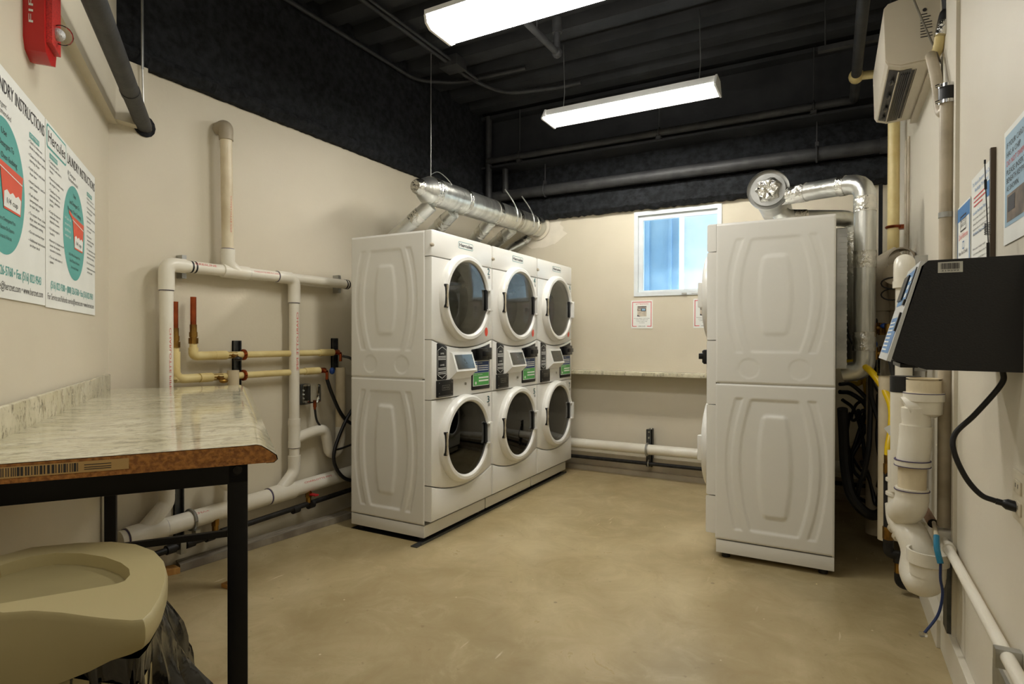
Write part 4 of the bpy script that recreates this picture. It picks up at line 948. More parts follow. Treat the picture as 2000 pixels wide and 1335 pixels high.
# ------------------------------------------------------------ trash bin and bag
tan = mat('tan_bin_plastic', (178, 165, 122), .38, col2=(172, 159, 116), scale=3, bump=.02)
tan_in = mat('tan_bin_flap', (150, 138, 98), .45)
bc = Vector((-1.40, .58, 0))
s = Sub('trash_bin', 'tan plastic trash bin lid with half-moon opening under the table end', 'trash can', bc)
ZL = .79; kz = (CAMZ-ZL)/.48
rim = [PZ(x, y, ZL) for x, y in ((0, 1082), (60, 1066), (157, 1057), (220, 1055), (268, 1060), (304, 1073), (322, 1092), (328, 1112), (327, 1135), (318, 1165), (300, 1196), (284, 1212), (262, 1214), (220, 1211), (176, 1206), (120, 1198), (60, 1194), (0, 1198))]
rim = [Vector((p.x, p.y, 0)) for p in rim]+[Vector((x*kz, y*kz, 0)) for x, y in ((-1.36, .44), (-1.48, .42), (-1.60, .45), (-1.66, .53))]
cc = sum(rim, Vector())/len(rim)
def ringpts(k, z, dz=0): return [cc+(p-cc)*k+Vector((0, 0, z)) for p in rim]
n = len(rim)
# opening (half moon)
op = [PZ(x, y, ZL) for x, y in ((0, 1178), (60, 1168), (120, 1158), (180, 1148), (225, 1140), (243, 1134), (254, 1122), (252, 1110), (236, 1098), (205, 1087), (160, 1080), (110, 1079), (60, 1086), (20, 1097), (0, 1104))]
op = [Vector((p.x, p.y, 0)) for p in op]+[Vector((x*kz, y*kz, 0)) for x, y in ((-1.60, .525), (-1.58, .48), (-1.50, .465), (-1.40, .475))]
# lid top with hole
t = bmesh.new(); E = []
for lp in ([cc+(p-cc)*.965 for p in rim], op):
    V = [t.verts.new((p.x, p.y, ZL)) for p in lp]
    for i in range(len(V)): E.append(t.edges.new((V[i], V[(i+1) % len(V)])))
bmesh.ops.triangle_fill(t, use_beauty=True, use_dissolve=False, edges=E); t.verts.index_update()
b = MB(); b.add([v.co.copy() for v in t.verts], [[v.index for v in f.verts] for f in t.faces]); t.free()
skirt = [.10]*4+[.085, .075, .062, .052, .050, .048, .046, .044, .050, .062, .082, .105, .125, .145]+[.15]*4
def rsk(k, f_): return [cc+(p-cc)*k+Vector((0, 0, ZL-.014-(skirt[i]-.014)*f_)) for i, p in enumerate(rim)]
rings = [ringpts(.965, ZL), ringpts(.985, ZL-.003), ringpts(1.0, ZL-.012), rsk(1.0, .35), rsk(.985, .7), rsk(.955, 1.0), rsk(.93, 1.02)]
b.add([p for r_ in rings for p in r_], [(k*n+i, k*n+(i+1) % n, (k+1)*n+(i+1) % n, (k+1)*n+i) for k in range(len(rings)-1) for i in range(n)])
m_ = len(op); oc = sum(op, Vector())/m_
b.add([p+Vector((0, 0, ZL)) for p in op]+[oc+(p-oc)*.97+Vector((0, 0, ZL-.022)) for p in op], [(i, (i+1) % m_, m_+(i+1) % m_, m_+i) for i in range(m_)])
bmesh.ops.remove_doubles(b.bm, verts=b.bm.verts[:], dist=1e-5); lid = s.part(b, 'lid', tan)
b = MB(); b.add([oc+(p-oc)*1.0+Vector((0, 0, ZL-.021)) for p in op]+[oc+(p-oc)*1.0+Vector((0, 0, ZL-.026)) for p in op], [tuple(range(m_)), tuple(range(m_, 2*m_))[::-1]]+[(i, (i+1) % m_, m_+(i+1) % m_, m_+i) for i in range(m_)])
s.part(b, 'flap', tan_in, lid, smooth=False)
b = MB(); k0, k1 = .90, .72; r0, r1 = ringpts(k0, ZL-.10), ringpts(k1, .0)
b.add(r0+r1, [(i, (i+1) % n, n+(i+1) % n, n+i) for i in range(n)]+[tuple(range(n, 2*n))]); s.part(b, 'body', tan)
# bag: pleated, bulging beyond the bin on the wall side
bagm = mat('black_bin_liner', (12, 12, 16), .16, col2=(8, 8, 10), scale=6, bump=.6, bscale=9, spec=1.0)
b = MB(); rows = 44; NN = 180; vs = []; rb = random.Random(5)
ph = [rb.uniform(0, 6.28) for _ in range(12)]
for j in range(rows+1):
    t_ = j/rows; z = ZL-.06-t_*(ZL-.08)
    for i in range(NN):
        a = 2*math.pi*i/NN; f_ = i/NN*n; i0 = int(f_) % n; fr_ = f_-int(f_)
        p = rim[i0].lerp(rim[(i0+1) % n], fr_)
        d_ = p-cc; dn = d_.normalized(); side = max(0, dn.dot(Vector((.1, 1, 0)).normalized()))
        bul = .0+.09*side*math.sin(min(1, t_*2.2)*math.pi*.5)**.8*(1-.2*t_)
        wob = .020*(1-2*abs(math.sin(7*a+ph[0]+2.2*t_+.6*math.sin(5*t_))))+.014*(1-2*abs(math.sin(15*a+ph[1]-4*t_+1.5*math.sin(4*a))))+.010*math.sin(26*a+ph[2]+9*t_)+.012*(1-2*abs(math.sin(5*t_+4*a+ph[3])))
        vs.append(cc+d_*(.92-.24*t_*(1-min(1, side*2)))+dn*(bul+wob*min(1, t_*4))+Vector((0, 0, z)))
b.add(vs, [(j*NN+i, j*NN+(i+1) % NN, (j+1)*NN+(i+1) % NN, (j+1)*NN+i) for j in range(rows) for i in range(NN)])
solo(b, 'bin_liner', bagm, 'wrinkled black plastic bag hanging out around the tan trash bin', 'trash bag')

# ------------------------------------------------------------ payment kiosk
kb = mat('kiosk_black_steel', (24, 24, 27), .42, col2=(19, 19, 22), scale=200, bump=.12, bscale=240)
s = kiosk = Sub('payment_kiosk', 'black card payment machine on the right wall with slanted front', 'kiosk', (XR, 1.92, 1.12))
Y0, Y1 = 1.79, 2.06
prof = [(XR, 1.401), (.214, 1.399), (.2, 1.385), (.138, 1.152), (.142, 1.146), (.212, 1.124), (XR, 1.122)]
b = MB(); b.prism([(x, Y0, z) for x, z in prof], (0, Y1-Y0, 0)); s.part(b, 'case', kb, smooth=False)
f0 = Vector((.138, Y1, 1.146)); f1 = Vector((.209, Y1, 1.396)); up = (f1-f0).normalized(); H_ = (f1-f0).length; rt_ = Vector((0, -1, 0)); nn = rt_.cross(up)
ff = (f0, rt_, up, nn); Wd = Y1-Y0
s.part(MB().rect(ff, -.004, -.004, Wd+.0, H_, .0015, .010), 'front_plate', mat('kiosk_silver', (206, 208, 206), .4), smooth=False)
b = MB(); b.rect(ff, .02, .015, Wd-.025, .115, .0122); b.rect(ff, .02, .15, Wd-.035, .245, .0122); s.part(b, 'graphic_panel', mat('kiosk_blue_print', (96, 150, 200), .4, col2=(70, 120, 180), scale=20), smooth=False)
for x0, z0, x1, z1, th in ((Wd-.030, .075, Wd-.014, .125, .004), (Wd-.05, .145, Wd-.02, .160, .004), (Wd-.022, .16, Wd-.012, .245, .002)): s.part(MB().rect(ff, x0, z0, x1, z1, .0125, th), 'slot', plastic_blk, smooth=False)
s.part(MB().rect(ff, .03, .165, .14, .235, .0125, .004), 'keypad', plastic_blk, smooth=False)
b = MB()
for k in range(8): b.rect(ff, .03, .022+k*.011, .16, .026+k*.011, .0128)
for k in range(3): b.rect(ff, .16, .17+k*.022, .20, .182+k*.022, .0128)
s.part(b, 'printing', paper, smooth=False)
b = MB(); b.box((.165, Y1-.02, 1.128), (.19, Y1+.005, 1.145)); b.box((.16, Y0+.05, 1.126), (.2, Y1-.02, 1.137), .002); s.part(b, 'cup_tray', plastic_blk, smooth=False)
sf = (Vector((.2335, Y0-.0004, 1.3665)), Vector((1, 0, 0)), Vector((0, 0, 1)), Vector((0, -1, 0)))
st_ = s.part(MB().rect(sf, 0, 0, .0500, .0265, 0, .0004), 'barcode_sticker', mat('sticker_grey', (206, 204, 194), .5), smooth=False)
b = MB(); xx = .006
rb = random.Random(11)
while xx < .044:
    wd = rb.choice((.0005, .0008, .0013)); b.rect(sf, xx, .0085, xx+wd, .0235, .0008); xx += wd+rb.choice((.0005, .0007, .001))
b.text(sf, '319299', .0070, .0030, .0035, .0355, 'L', .0009); s.part(b, 'sticker_print', ink, st_, smooth=False)
# antenna on top
s = Sub('antenna', 'thin black whip antenna with coil standing on the payment machine', 'antenna', (.33, 1.87, 1.40))
ax_, ay_ = .3475, 1.87
b = MB(); b.cyl((ax_, ay_, 1.400), (ax_, ay_, 1.404), .014); b.cyl((ax_, ay_, 1.40), (ax_-.0005, ay_, 1.445), .0035, seg=10); s.part(b, 'base', plastic_blk)
pts = [(ax_, ay_, 1.44), (ax_-.002, ay_, 1.47)]
s.part(MB().tube([(ax_, ay_, 1.44), (ax_-.006, ay_, 1.585)], .0013, 6), 'whip', plastic_blk)
s.part(MB().tube([(ax_-.002+.006*math.cos(t), ay_+.006*math.sin(t), 1.465+.030*t/(14*math.pi)) for t in [i*math.pi/6 for i in range(85)]], .0010, 5), 'coil', plastic_blk)
s.part(MB().tube([(ax_-.006, ay_, 1.58), (ax_-.0065, ay_, 1.605)], .003, 8), 'sleeve', plastic_blk); s.part(MB().tube([(ax_-.0065, ay_, 1.60), (ax_-.008, ay_, 1.645)], .0012, 6), 'tip_rod', plastic_blk); s.part(MB().cyl((ax_-.008, ay_, 1.645), (ax_-.008, ay_, 1.655), .0022, seg=8), 'tip', plastic_blk)
# power cord and outlet
b = MB(); b.tube(spline([(.372, 1.84, 1.124), (.37, 1.845, 1.09), PY(1905, 808, 1.85), PY(1866, 846, 1.85), PY(1863, 880, 1.84), PY(1885, 930, 1.83), PY(1915, 965, 1.82), PY(1945, 978, 1.81)]), .0065, 10); cord = kiosk.part(b, 'power_cord', blackrub)
e = PY(1945, 978, 1.81); e2 = PY(1988, 990, 1.80)
b = MB(); b.tube([e, e.lerp(e2, .3), e.lerp(e2, .32), e.lerp(e2, .5), e2], [.0075, .0075, .0085, .013, .013], 10); kiosk.part(b, 'plug', blackrub, cord)
s = Sub('wall_outlet', 'cream wall outlet plate at the right edge of the photo', 'outlet', (XR, 1.81, .83))
s.part(MB().box((XR-.007, 1.735, .765), (XR, 1.85, .885), .003), 'cover_plate', mat('outlet_plate', (222, 212, 188), .35))
b = MB()
for z in (.80, .85): b.box((XR-.011, 1.765, z-.016), (XR-.006, 1.82, z+.016), .003)
o = s.part(b, 'receptacle', mat('outlet_face', (212, 202, 178), .35)); b = MB()
for z in (.80, .85): b.box((XR-.0115, 1.78, z-.002), (XR-.0105, 1.783, z+.008)); b.box((XR-.0115, 1.80, z-.002), (XR-.0105, 1.803, z+.008))
s.part(b, 'slot', plastic_blk, o, smooth=False)

# ------------------------------------------------------------ notices on the right wall
def rframe(y_far, z0): return (Vector((XR-.002, y_far, z0)), Vector((0, -1, 0)), Vector((0, 0, 1)), Vector((-1, 0, 0)))
s = Sub('notice', 'blue bordered small notice, farthest of the three right-wall sheets', 'notice', (XR, 2.5, 1.42)); f = rframe(2.612, 1.40)
s.part(MB().rect(f, 0, 0, .225, .268, 0, .001), 'sheet', paper, smooth=False)
b = MB(); b.rect(f, .006, .215, .219, .262, .0016); b.rect(f, .006, .004, .016, .215, .0016); b.rect(f, .209, .004, .219, .215, .0016); s.part(b, 'blue_border', blueprint_, smooth=False)
b = MB(); b.frame(f, .065, .175, .160, .228, .004, .0024); b.text(f, 'NOTICES', .112, .205, .012, .08, 'C', .0024); b.text(f, 'HERCULES', .112, .190, .012, .08, 'C', .0024)
b.text(f, 'Please Read Carefully', .112, .095, .012, .15, 'C', .002); b.text(f, 'Hours:', .112, .060, .014, .05, 'C', .002); s.part(b, 'lettering', ink, smooth=False)
b = MB(); b.text(f, 'Quick Reference', .112, .150, .018, .15, 'C', .002); b.text(f, 'OPEN', .112, .035, .014, .04, 'C', .002); s.part(b, 'red_print', redtext, smooth=False)
b = MB(); b.frame(f, .10, .112, .128, .138, .003, .002); s.part(b, 'blue_print', blueprint_, smooth=False)
s = Sub('notice', 'tall white text notice with blue headings beside the black edge strip', 'notice', (XR, 2.2, 1.42)); f = rframe(2.372, 1.36)
s.part(MB().rect(f, 0, 0, .290, .355, 0, .001), 'sheet', paper, smooth=False)
b = MB(); b.text(f, 'To Have a Smart or Gift Card', .145, .325, .012, .24, 'C', .002); b.text(f, 'Recharge Your Card', .145, .305, .012, .18, 'C', .002)
for z, st in ((.235, 'Laundry Recharge Steps:'), (.170, 'Activate Your Card:')): b.text(f, st, .03, z, .010, .18, 'L', .002)
b.rect(f, .215, .255, .265, .300, .002); s.part(b, 'blue_print', blueprint_, smooth=False)
b = MB()
for z, w__ in ((.285, .15), (.272, .16), (.259, .12)): b.rect(f, .04, z, .04+w__, z+.004, .002)
s.part(b, 'red_print', redtext, smooth=False)
b = MB()
for k, st in enumerate(('Insert your card in the reader', 'Select the amount to be added', 'Insert cash or swipe a card', 'Wait for the beep and remove', '', 'Have your receipt ready', 'Customers please note that the', 'card must not be bent or wet', 'For refunds call the office', 'between nine and five', 'Thank you for your business')):
    if st: b.text(f, st, .03, .218-.0165*k-(.012 if k > 3 else 0), .0065, .0075*len(st), 'L', .002)
s.part(b, 'lettering', ink, smooth=False)
solo(MB().box((XR-.012, 2.066, 1.36), (XR, 2.080, 1.735)), 'edge_strip', mat('dark_strip', (84, 70, 54), .5), 'thin brown vertical strip on the right wall behind the antenna', 'trim strip', smooth=False)
s = Sub('notice', 'large blue chip-card notice at the right edge of the photo', 'notice', (XR, 1.8, 1.5)); f = rframe(1.966, 1.446)
s.part(MB().rect(f, 0, 0, .36, .295, 0, .001), 'sheet', paper, smooth=False)
s.part(MB().rect(f, .014, .045, .34, .280, .0016), 'blue_panel', mat('pale_blue_print', (160, 190, 208), .5, col2=(146, 178, 198), scale=3), smooth=False)
b = MB()
for st, z in (('IF YOUR CARD', .245), ('HAS A CHIP', .222), ('PLEASE INSERT', .176), ('BENEATH KEYPAD', .155), ('AS SHOWN.', .134)): b.text(f, st, .03, z, .014, .0125*len(st), 'L', .002)
s.part(b, 'lettering', ink, smooth=False)
b = MB(); b.text(f, 'DO NOT SWIPE!', .03, .199, .014, .165, 'L', .002); s.part(b, 'red_print', redtext, smooth=False)
s.part(MB().rect(f, .035, .055, .20, .125, .002), 'picture', photo_brown, smooth=False)
b = MB(); b.rect(f, .045, .080, .11, .118, .0026); s.part(b, 'picture_screen', photo_dark, smooth=False)

# ------------------------------------------------------------ wall-mounted air conditioner
acm = mat('ivory_plastic', (212, 203, 184), .4, col2=(208, 199, 180))
s = Sub('air_conditioner', 'ivory wall-mounted air conditioner high on the right wall', 'air conditioner', (XR, 3.4, 2.38))
ya, yb = 3.045, 3.80
pr = [(XR, 2.392), (.262, 2.384), (.215, 2.400), (.204, 2.42), (.197, 2.655), (.212, 2.672), (.30, 2.69), (XR, 2.69)]
b = MB(); b.prism([(x, ya, z) for x, z in pr], (0, yb-ya, 0)); s.part(b, 'case', acm, smooth=False)
b = MB(); b.prism([(x-(.003 if x < .3 else 0), ya-.004, z) for x, z in [(XR, 2.40), (.262, 2.394), (.218, 2.41), (.208, 2.43), (.203, 2.65), (.215, 2.664), (.30, 2.68), (XR, 2.68)]], (0, .006, 0)); s.part(b, 'end_cover', acm, smooth=False)
def acz(x): return 2.400-(x-.215)/(.262-.215)*.016 if x < .262 else 2.384+(x-.262)/(XR-.262)*.008
b = MB(); b.add([(x, y, z) for y in (ya+.035, yb-.04) for x, z in ((.220, acz(.220)-.002), (.262, 2.3815), (.306, 2.3840))], [(0, 1, 4, 3), (1, 2, 5, 4)]); lv = s.part(b, 'air_outlet', plastic_blk, smooth=False)
for x in (.268, .276, .284, .292, .300):
    b = MB(); b.box((x, ya+.07, 2.377), (x+.003, yb-.07, 2.381)); s.part(b, 'louvre_slat', mat('louvre_grey', (44, 48, 64), .35), lv, smooth=False)
s.part(MB().box((.254, ya+.035, 2.375), (.258, yb-.03, 2.380)), 'vane_bar', acm, lv, smooth=False)
for y in (3.2, 3.38, 3.56, 3.70): s.part(MB().ball((.238, y, 2.381), .014, (.7, 2.2, .35)), 'vane', plastic_blk, lv)
b = MB(); b.add([(.308, ya+.055, 2.3845), (.318, ya+.055, 2.3848), (.318, yb-.06, 2.3848), (.308, yb-.06, 2.3845)], [(0, 1, 2, 3)])
b.box((.322, ya+.05, 2.382), (.3235, yb-.06, 2.386)); s.part(b, 'seam_line', seam_m, smooth=False)
fe = (Vector((.30, ya-.0045, 2.52)), Vector((1, 0, 0)), Vector((0, 0, 1)), Vector((0, -1, 0)))
b = MB()
for k in range(9): b.rect(fe, .03, .07-.012*k, .03+.045*random.uniform(.5, 1), .074-.012*k, .001)
b.poly(fe, circ(.045, .09, .008, 10), .001); s.part(b, 'rating_print', ink, smooth=False)
solo(MB().box((XR-.03, 3.05, 2.372), (XR, 3.82, 2.384)), 'mounting_plate', acm, 'ivory mounting plate edge under the air conditioner', 'bracket', smooth=False)
# line set, condensate hose and conduit
s = Sub('refrigerant_line', 'insulated refrigerant lines wrapped in black and foil above the air conditioner end', 'pipe', (.36, 2.95, 2.4))
s.part(MB().tube(spline([PY(1818, 118, 3.0), PY(1832, 96, 2.96), PY(1838, 60, 2.92)]), .020, 14), 'foam_sleeve', cream)
s.part(MB().tube(spline([PY(1838, 64, 2.92), PY(1846, 30, 2.92), PY(1852, 0, 2.92), (.37, 2.92, 2.95), (.37, 2.92, CZ)]), .022, 14), 'black_wrap', blackrub)
s.part(MB().tube(spline([PY(1837, 70, 2.915), PY(1845, 42, 2.915)]), .0235, 14), 'foil_tape', foil)
solo(MB().tube(spline([PY(1785, 0, 2.98), PY(1808, 55, 2.97), PY(1836, 120, 2.94), (.388, 2.9, 2.28), (.392, 2.9, 1.6), (.392, 2.88, .9), PX(1840, 860, .385), PX(1836, 940, .375), PX(1832, 1022, .365)]), .004, 8), 'data_cable', mat('grey_cable', (120, 114, 100), .5), 'thin grey cable running from the ceiling down beside the tan conduit', 'cable')
s = Sub('condensate_conduit', 'tan vertical conduit on the right wall joined by a black rubber coupling', 'conduit', (.37, 2.66, .4))
s.part(MB().tube(spline([PY(1818, 108, 2.95), PY(1828, 150, 2.86), PY(1838, 215, 2.74), (.374, 2.69, 2.06)]), [.019]*9*2+[.019]*7, 14) if False else MB().tube(spline([PY(1818, 108, 2.95), PY(1828, 150, 2.86), PY(1838, 215, 2.74), (.374, 2.69, 2.06)]), .020, 14), 'condensate_hose', conduit_m)
cT = Vector((.374, 2.69, 2.08)); cB = Vector((.374, 2.69, .50))
s.part(MB().cyl(cT, cB, .0215, seg=20), 'conduit', conduit_m)
s.part(MB().cyl((.374, 2.69, 2.08), (.374, 2.69, 2.15), .026, seg=20), 'rubber_coupling', blackrub)
for z in (2.145, 2.085):
    b = MB(); b.cyl((.374, 2.69, z-.006), (.374, 2.69, z+.006), .0275, seg=20); b.cyl((.340, 2.675, z), (.352, 2.665, z), .006, seg=8); s.part(b, 'hose_clamp', chrome)
s.part(MB().cyl((.374, 2.69, 1.655), (.374, 2.69, 1.675), .0235, seg=20), 'pipe_strap', galv)
s.part(MB().box((.35, 2.655, .43), (XR, 2.74, .49), .004), 'base_elbow', pvc)
s = Sub('side_conduit', 'chipped white conduit sloping along the right wall towards the camera', 'conduit', (.375, 2.2, .42))
s.part(MB().cyl((.372, 2.66, .455), (.372, 1.2, .438), .0155, seg=18), 'conduit', conduit_m if False else pvc)
s.part(MB().cyl((.372, 2.60, .454), (.372, 2.56, .454), .021, seg=18), 'collar', pvc)
s.part(MB().box((.348, 1.775, .415), (XR, 1.80, .462), .003), 'pipe_strap', galv)
solo(MB().box((XR-.010, 1.80, .24), (XR, 2.02, .335), .003), 'wall_vent', galv, 'small metal plate low on the right wall below the chipped conduit', 'vent')
# narrow trunking strip running the height of the wall
solo(MB().box((XR-.012, 2.60, .13), (XR, 2.635, 2.9)), 'cable_trunking', wall_r, 'narrow painted trunking strip beside the tan conduit', 'trunking', smooth=False)

# ------------------------------------------------------------ plumbing behind the right-hand stack
s = Sub('condensate_pipe', 'pale yellow vertical plastic pipe below the air conditioner', 'pipe', (.335, 4.30, 1.6))
s.part(MB().cyl((.335, 4.30, 1.55), (.335, 4.30, 2.9), .032, seg=24), 'pipe', cream)
s.part(MB().tube(fillet([(.135, 4.38, 2.9), (.24, 4.35, 2.88), (.335, 4.30, 2.86)], .03), .026, 18), 'side_branch', cream); s.part(MB().ball((.135, 4.38, 2.9), .045, (1, 1.3, 1)), 'tee', cream)
b = MB(); b.tube([(.335+.036*math.cos(t), 4.30+.036*math.sin(t), 1.895) for t in [i*math.pi/8 for i in range(17)]], .009, 6); b.box((.36, 4.28, 1.88), (XR, 4.33, 1.905)); s.part(b, 'pipe_clamp', copper)
s = Sub('tall_pipe', 'thin tan conduit pair beside the pale yellow pipe', 'conduit', (.38, 4.1, 1.6)); s.part(MB().cyl((.385, 4.13, .1), (.385, 4.13, 2.37), .010), 'conduit', conduit_m); s.part(MB().cyl((.388, 4.05, .1), (.388, 4.05, 2.37), .007), 'conduit', conduit_m)
solo(MB().box((.30, 5.02, .2), (.325, YB-.05, 2.33)), 'corner_channel', blackmetal, 'dark vertical channel in the far right corner', 'bracket', smooth=False)
# tan painted vent stack with elbows and open coupling
s = Sub('vent_stack', 'tan painted vent pipes with elbows behind the right-hand dryer', 'pipe', (.25, 3.9, 1))
s.part(MB().cyl((.235, 3.89, .1), (.235, 3.89, 1.47), .058, seg=26), 'pipe', tanpipe); s.part(MB().cyl((.335, 3.89, .1), (.335, 3.89, 1.42), .058, seg=26), 'pipe', tanpipe)
s.part(MB().tube(fillet([(.235, 3.89, 1.36), (.235, 3.89, 1.60), (.34, 3.89, 1.66)], .10), .066, 24), 'elbow', tanpipe)
s.part(MB().cyl((.235, 3.89, 1.36), (.235, 3.89, 1.40), .068), 'hub', tanpipe); s.part(MB().cyl((.335, 3.89, 1.36), (.335, 3.89, 1.40), .068), 'hub', tanpipe)
s.part(MB().tube(fillet([(.335, 3.89, 1.38), (.335, 3.80, 1.52), (.30, 3.7, 1.55)], .06), .060, 24), 'elbow', tanpipe)
b = MB(); b.lathe([(.068, 0), (.068, .06), (.060, .06), (.060, 0), (.068, 0)], (.350, 3.86, 1.63), (-.3, -.8, .1), 30); s.part(b, 'open_coupling', tanpipe)
for z in (1.50, 1.44): s.part(MB().tube([(.285+.05*math.cos(t), 3.70, z+.03*math.sin(t)) for t in [i*math.pi/8 for i in range(17)]], .004, 6), 'band_clamp', iron)
# white riser with top elbow
s = Sub('white_riser', 'tall white plastic pipe with a rounded elbow on top behind the payment machine', 'pipe', (.285, 3.1, .6))
s.part(MB().cyl((.285, 3.12, .40), (.285, 3.12, 1.46), .033, seg=26), 'pipe', pvc)
s.part(MB().tube(fillet([(.285, 3.12, 1.44), (.285, 3.12, 1.55), (.30, 3.26, 1.53)], .07), .041, 26), 'elbow', pvc); s.part(MB().cyl((.285, 3.12, 1.43), (.285, 3.12, 1.46), .044, seg=26), 'hub', pvc)
for z in (.62, .74): h = s.part(MB().cyl((.285, 3.12, z), (.285, 3.12, z+.035), .042, seg=26), 'hub', pvc); s.part(MB().cyl((.285, 3.12, z+.035), (.285, 3.12, z+.039), .035, seg=26), 'primer_ring', purple, h)
solo(MB().box((.35, 3.36, 1.05), (XR, 3.40, 1.60)), 'metal_channel', galv, 'vertical galvanised channel behind the white elbow', 'bracket', smooth=False)
s = Sub('vent_stack', 'white pipe with black tape and a flex conduit below the payment machine', 'pipe', (.25, 3.45, .5))
s.part(MB().cyl((.245, 3.45, .2), (.245, 3.45, 1.02), .036, seg=24), 'pipe', pvc_old); s.part(MB().cyl((.245, 3.45, 1.02), (.245, 3.45, 1.10), .042, seg=24), 'glass_trap', clear)
b = MB(); b.tube(spline([(.25, 3.30, 1.12), (.27, 3.28, .95), (.265, 3.26, .75), (.26, 3.25, .4)]), [.014+.002*(i % 2) for i in range(25)], 10); s.part(b, 'flex_conduit', plastic_blk)
# near PVC assembly
V = Vector
def P22(x, y, d_=2.2): return CP+ray(x, y)*d_
s = Sub('drain_assembly', 'stacked white drain fittings ending in a large trap by the right wall', 'pipe', P22(1800, 1100))
r4 = .0575
a = P22(1804, 745); c = P22(1804, 830)
s.part(MB().cyl(P22(1804, 766), P22(1804, 742), r4-.002, seg=30) , 'stub', pvc_old)
s.part(MB().lathe([(r4-.002, 0), (r4-.002, .002), (r4-.010, .002), (r4-.010, -.03)], P22(1804, 739), (0, 0, 1), 30), 'stub_rim', pvc_old)
s.part(MB().tube([P22(1804, 766), P22(1804, 782), P22(1804, 783), P22(1804, 806), P22(1803, 812)], [r4+.008, r4+.008, r4+.003, r4+.001, r4-.02], 30), 'wye_body', pvc)
s.part(MB().tube([P22(1760+12, 800, 2.22), P22(1800, 790)], [r4*.9, r4*.9], 26), 'wye_branch', pvc); 
s.part(MB().tube([P22(1768, 960, 2.3), P22(1768, 735, 2.3)], .050, 26), 'taped_pipe', pvc); s.part(MB().tube([P22(1768, 765, 2.3), P22(1768, 734, 2.3)], .0515, 26), 'black_tape', blackrub)
s.part(MB().tube([P22(1788, 795), P22(1790, 825), P22(1789, 845), P22(1786, 875)], [r4*.8, r4*.82, r4*.80, r4*.80], 26), 'elbow', pvc)
s.part(MB().tube(fillet([P22(1789, 830), P22(1788, 855), P22(1783, 895), P22(1782, 905)], .03), [r4*.92]*18, 26), 'elbow', pvc)
s.part(MB().tube([P22(1782, 898), P22(1782, 908)], r4*1.0, 28), 'hub', pvc)
s.part(MB().tube([P22(1782, 905), P22(1781, 958)], r4*.80, 28), 'pipe', pvc_old)
s.part(MB().tube(fillet([P22(1781, 952), P22(1781, 975), P22(1776, 990), P22(1762, 1000, 2.26)], .05), r4*.95, 28), 'elbow', pvc)
s.part(MB().tube([P22(1757, 880, 2.35), P22(1758, 1000, 2.33)], r4*.72, 26), 'side_pipe', pvc)
s.part(MB().tube([P22(1757, 935, 2.35), P22(1757, 940, 2.35)], r4*.84, 26), 'hub', pvc); s.part(MB().tube([P22(1757, 962, 2.34), P22(1757, 967, 2.34)], r4*.84, 26), 'hub', pvc)
s.part(MB().tube(fillet([P22(1760, 985, 2.32), P22(1762, 1015, 2.3), P22(1785, 1050, 2.2), P22(1795, 1080, 2.17), P22(1788, 1120, 2.17), P22(1800, 1140, 2.17)], .08), r4*.95, 30), 'trap_bend', pvc)
for x, y, dd, x2, y2, d2 in ((1763, 1016, 2.3, 1768, 1022, 2.29), (1772, 1032, 2.26, 1777, 1038, 2.25)): s.part(MB().tube([P22(x, y, dd), P22(x2, y2, d2)], r4*1.12, 30), 'hub', pvc)
s.part(MB().tube(fillet([P22(1790, 1100, 2.17), P22(1793, 1135, 2.14), P22(1812, 1135, 2.1), P22(1812, 1112, 2.1)], .06), r4*.92, 30, False), 'trap', pvc)
b = MB(); ct = P22(1812, 1090, 2.1); b.lathe([(r4*.95, -.06), (r4*.98, -.02), (r4*1.12, -.015), (r4*1.12, .030), (r4*.98, .030), (r4*.98, -.02), (r4*.88, -.03), (r4*.86, -.07)], ct, (0, 0, 1), 34); s.part(b, 'open_hub', pvc)
for x, ya_, yb_, k_ in ((1782, 897, 898.5, 1.03), (1782, 908, 909.5, 1.03), (1781, 955, 956.5, 1.0)): s.part(MB().tube([P22(x, ya_), P22(x, yb_)], r4*k_, 28), 'primer_ring', purple)
s.part(MB().tube([P22(1804, 766.5), P22(1804, 768)], r4+.0085, 30), 'primer_ring', purple)
# metal stub and phone cable
s = Sub('metal_stub', 'short rusty metal pipe stub poking out beside the tan conduit', 'pipe', P22(1815, 1000, 2.35)); s.part(MB().tube([P22(1800, 985, 2.5), P22(1822, 1022, 2.3)], .018, 18, False), 'pipe', mat('rusty_pipe', (150, 118, 92), .6, .3, col2=(110, 80, 58), scale=14)); s.part(MB().tube([P22(1804, 992, 2.45), P22(1821, 1021, 2.305)], .014, 18, True), 'bore', plastic_blk)
s = Sub('phone_cable', 'dark blue phone cable with clear plug dangling above the floor', 'cable', P22(1830, 1100, 2.0))
s.part(MB().tube(spline([P22(1824, 1020, 2.28), P22(1829, 1048, 2.05)]), .007, 10), 'cable_jacket', pvc_old)
s.part(MB().tube(spline([P22(1829, 1046, 2.05), P22(1830, 1070, 2.02), P22(1837, 1100, 2.0)]), .0095, 10), 'blue_tape', mat('blue_tape', (28, 118, 150), .35))
s.part(MB().tube(spline([P22(1837, 1098, 2.0), P22(1837, 1130, 2.0), P22(1841, 1160, 2.0), P22(1832, 1200, 2.0), P22(1806, 1235, 2.0)]), .0045, 8), 'cable', mat('navy_cable', (24, 44, 92), .4))
p = P22(1803, 1238, 2.0); s.part(MB().obox(p, Rv, Uv, Fv, .011, .007, .006), 'plug', clear, smooth=False)
solo(MB().box((.375, 2.62, .13), (XR-.001, 2.70, .42)), 'wall_bracket', strut, 'grey metal bracket on the wall behind the big white trap', 'bracket', smooth=False)
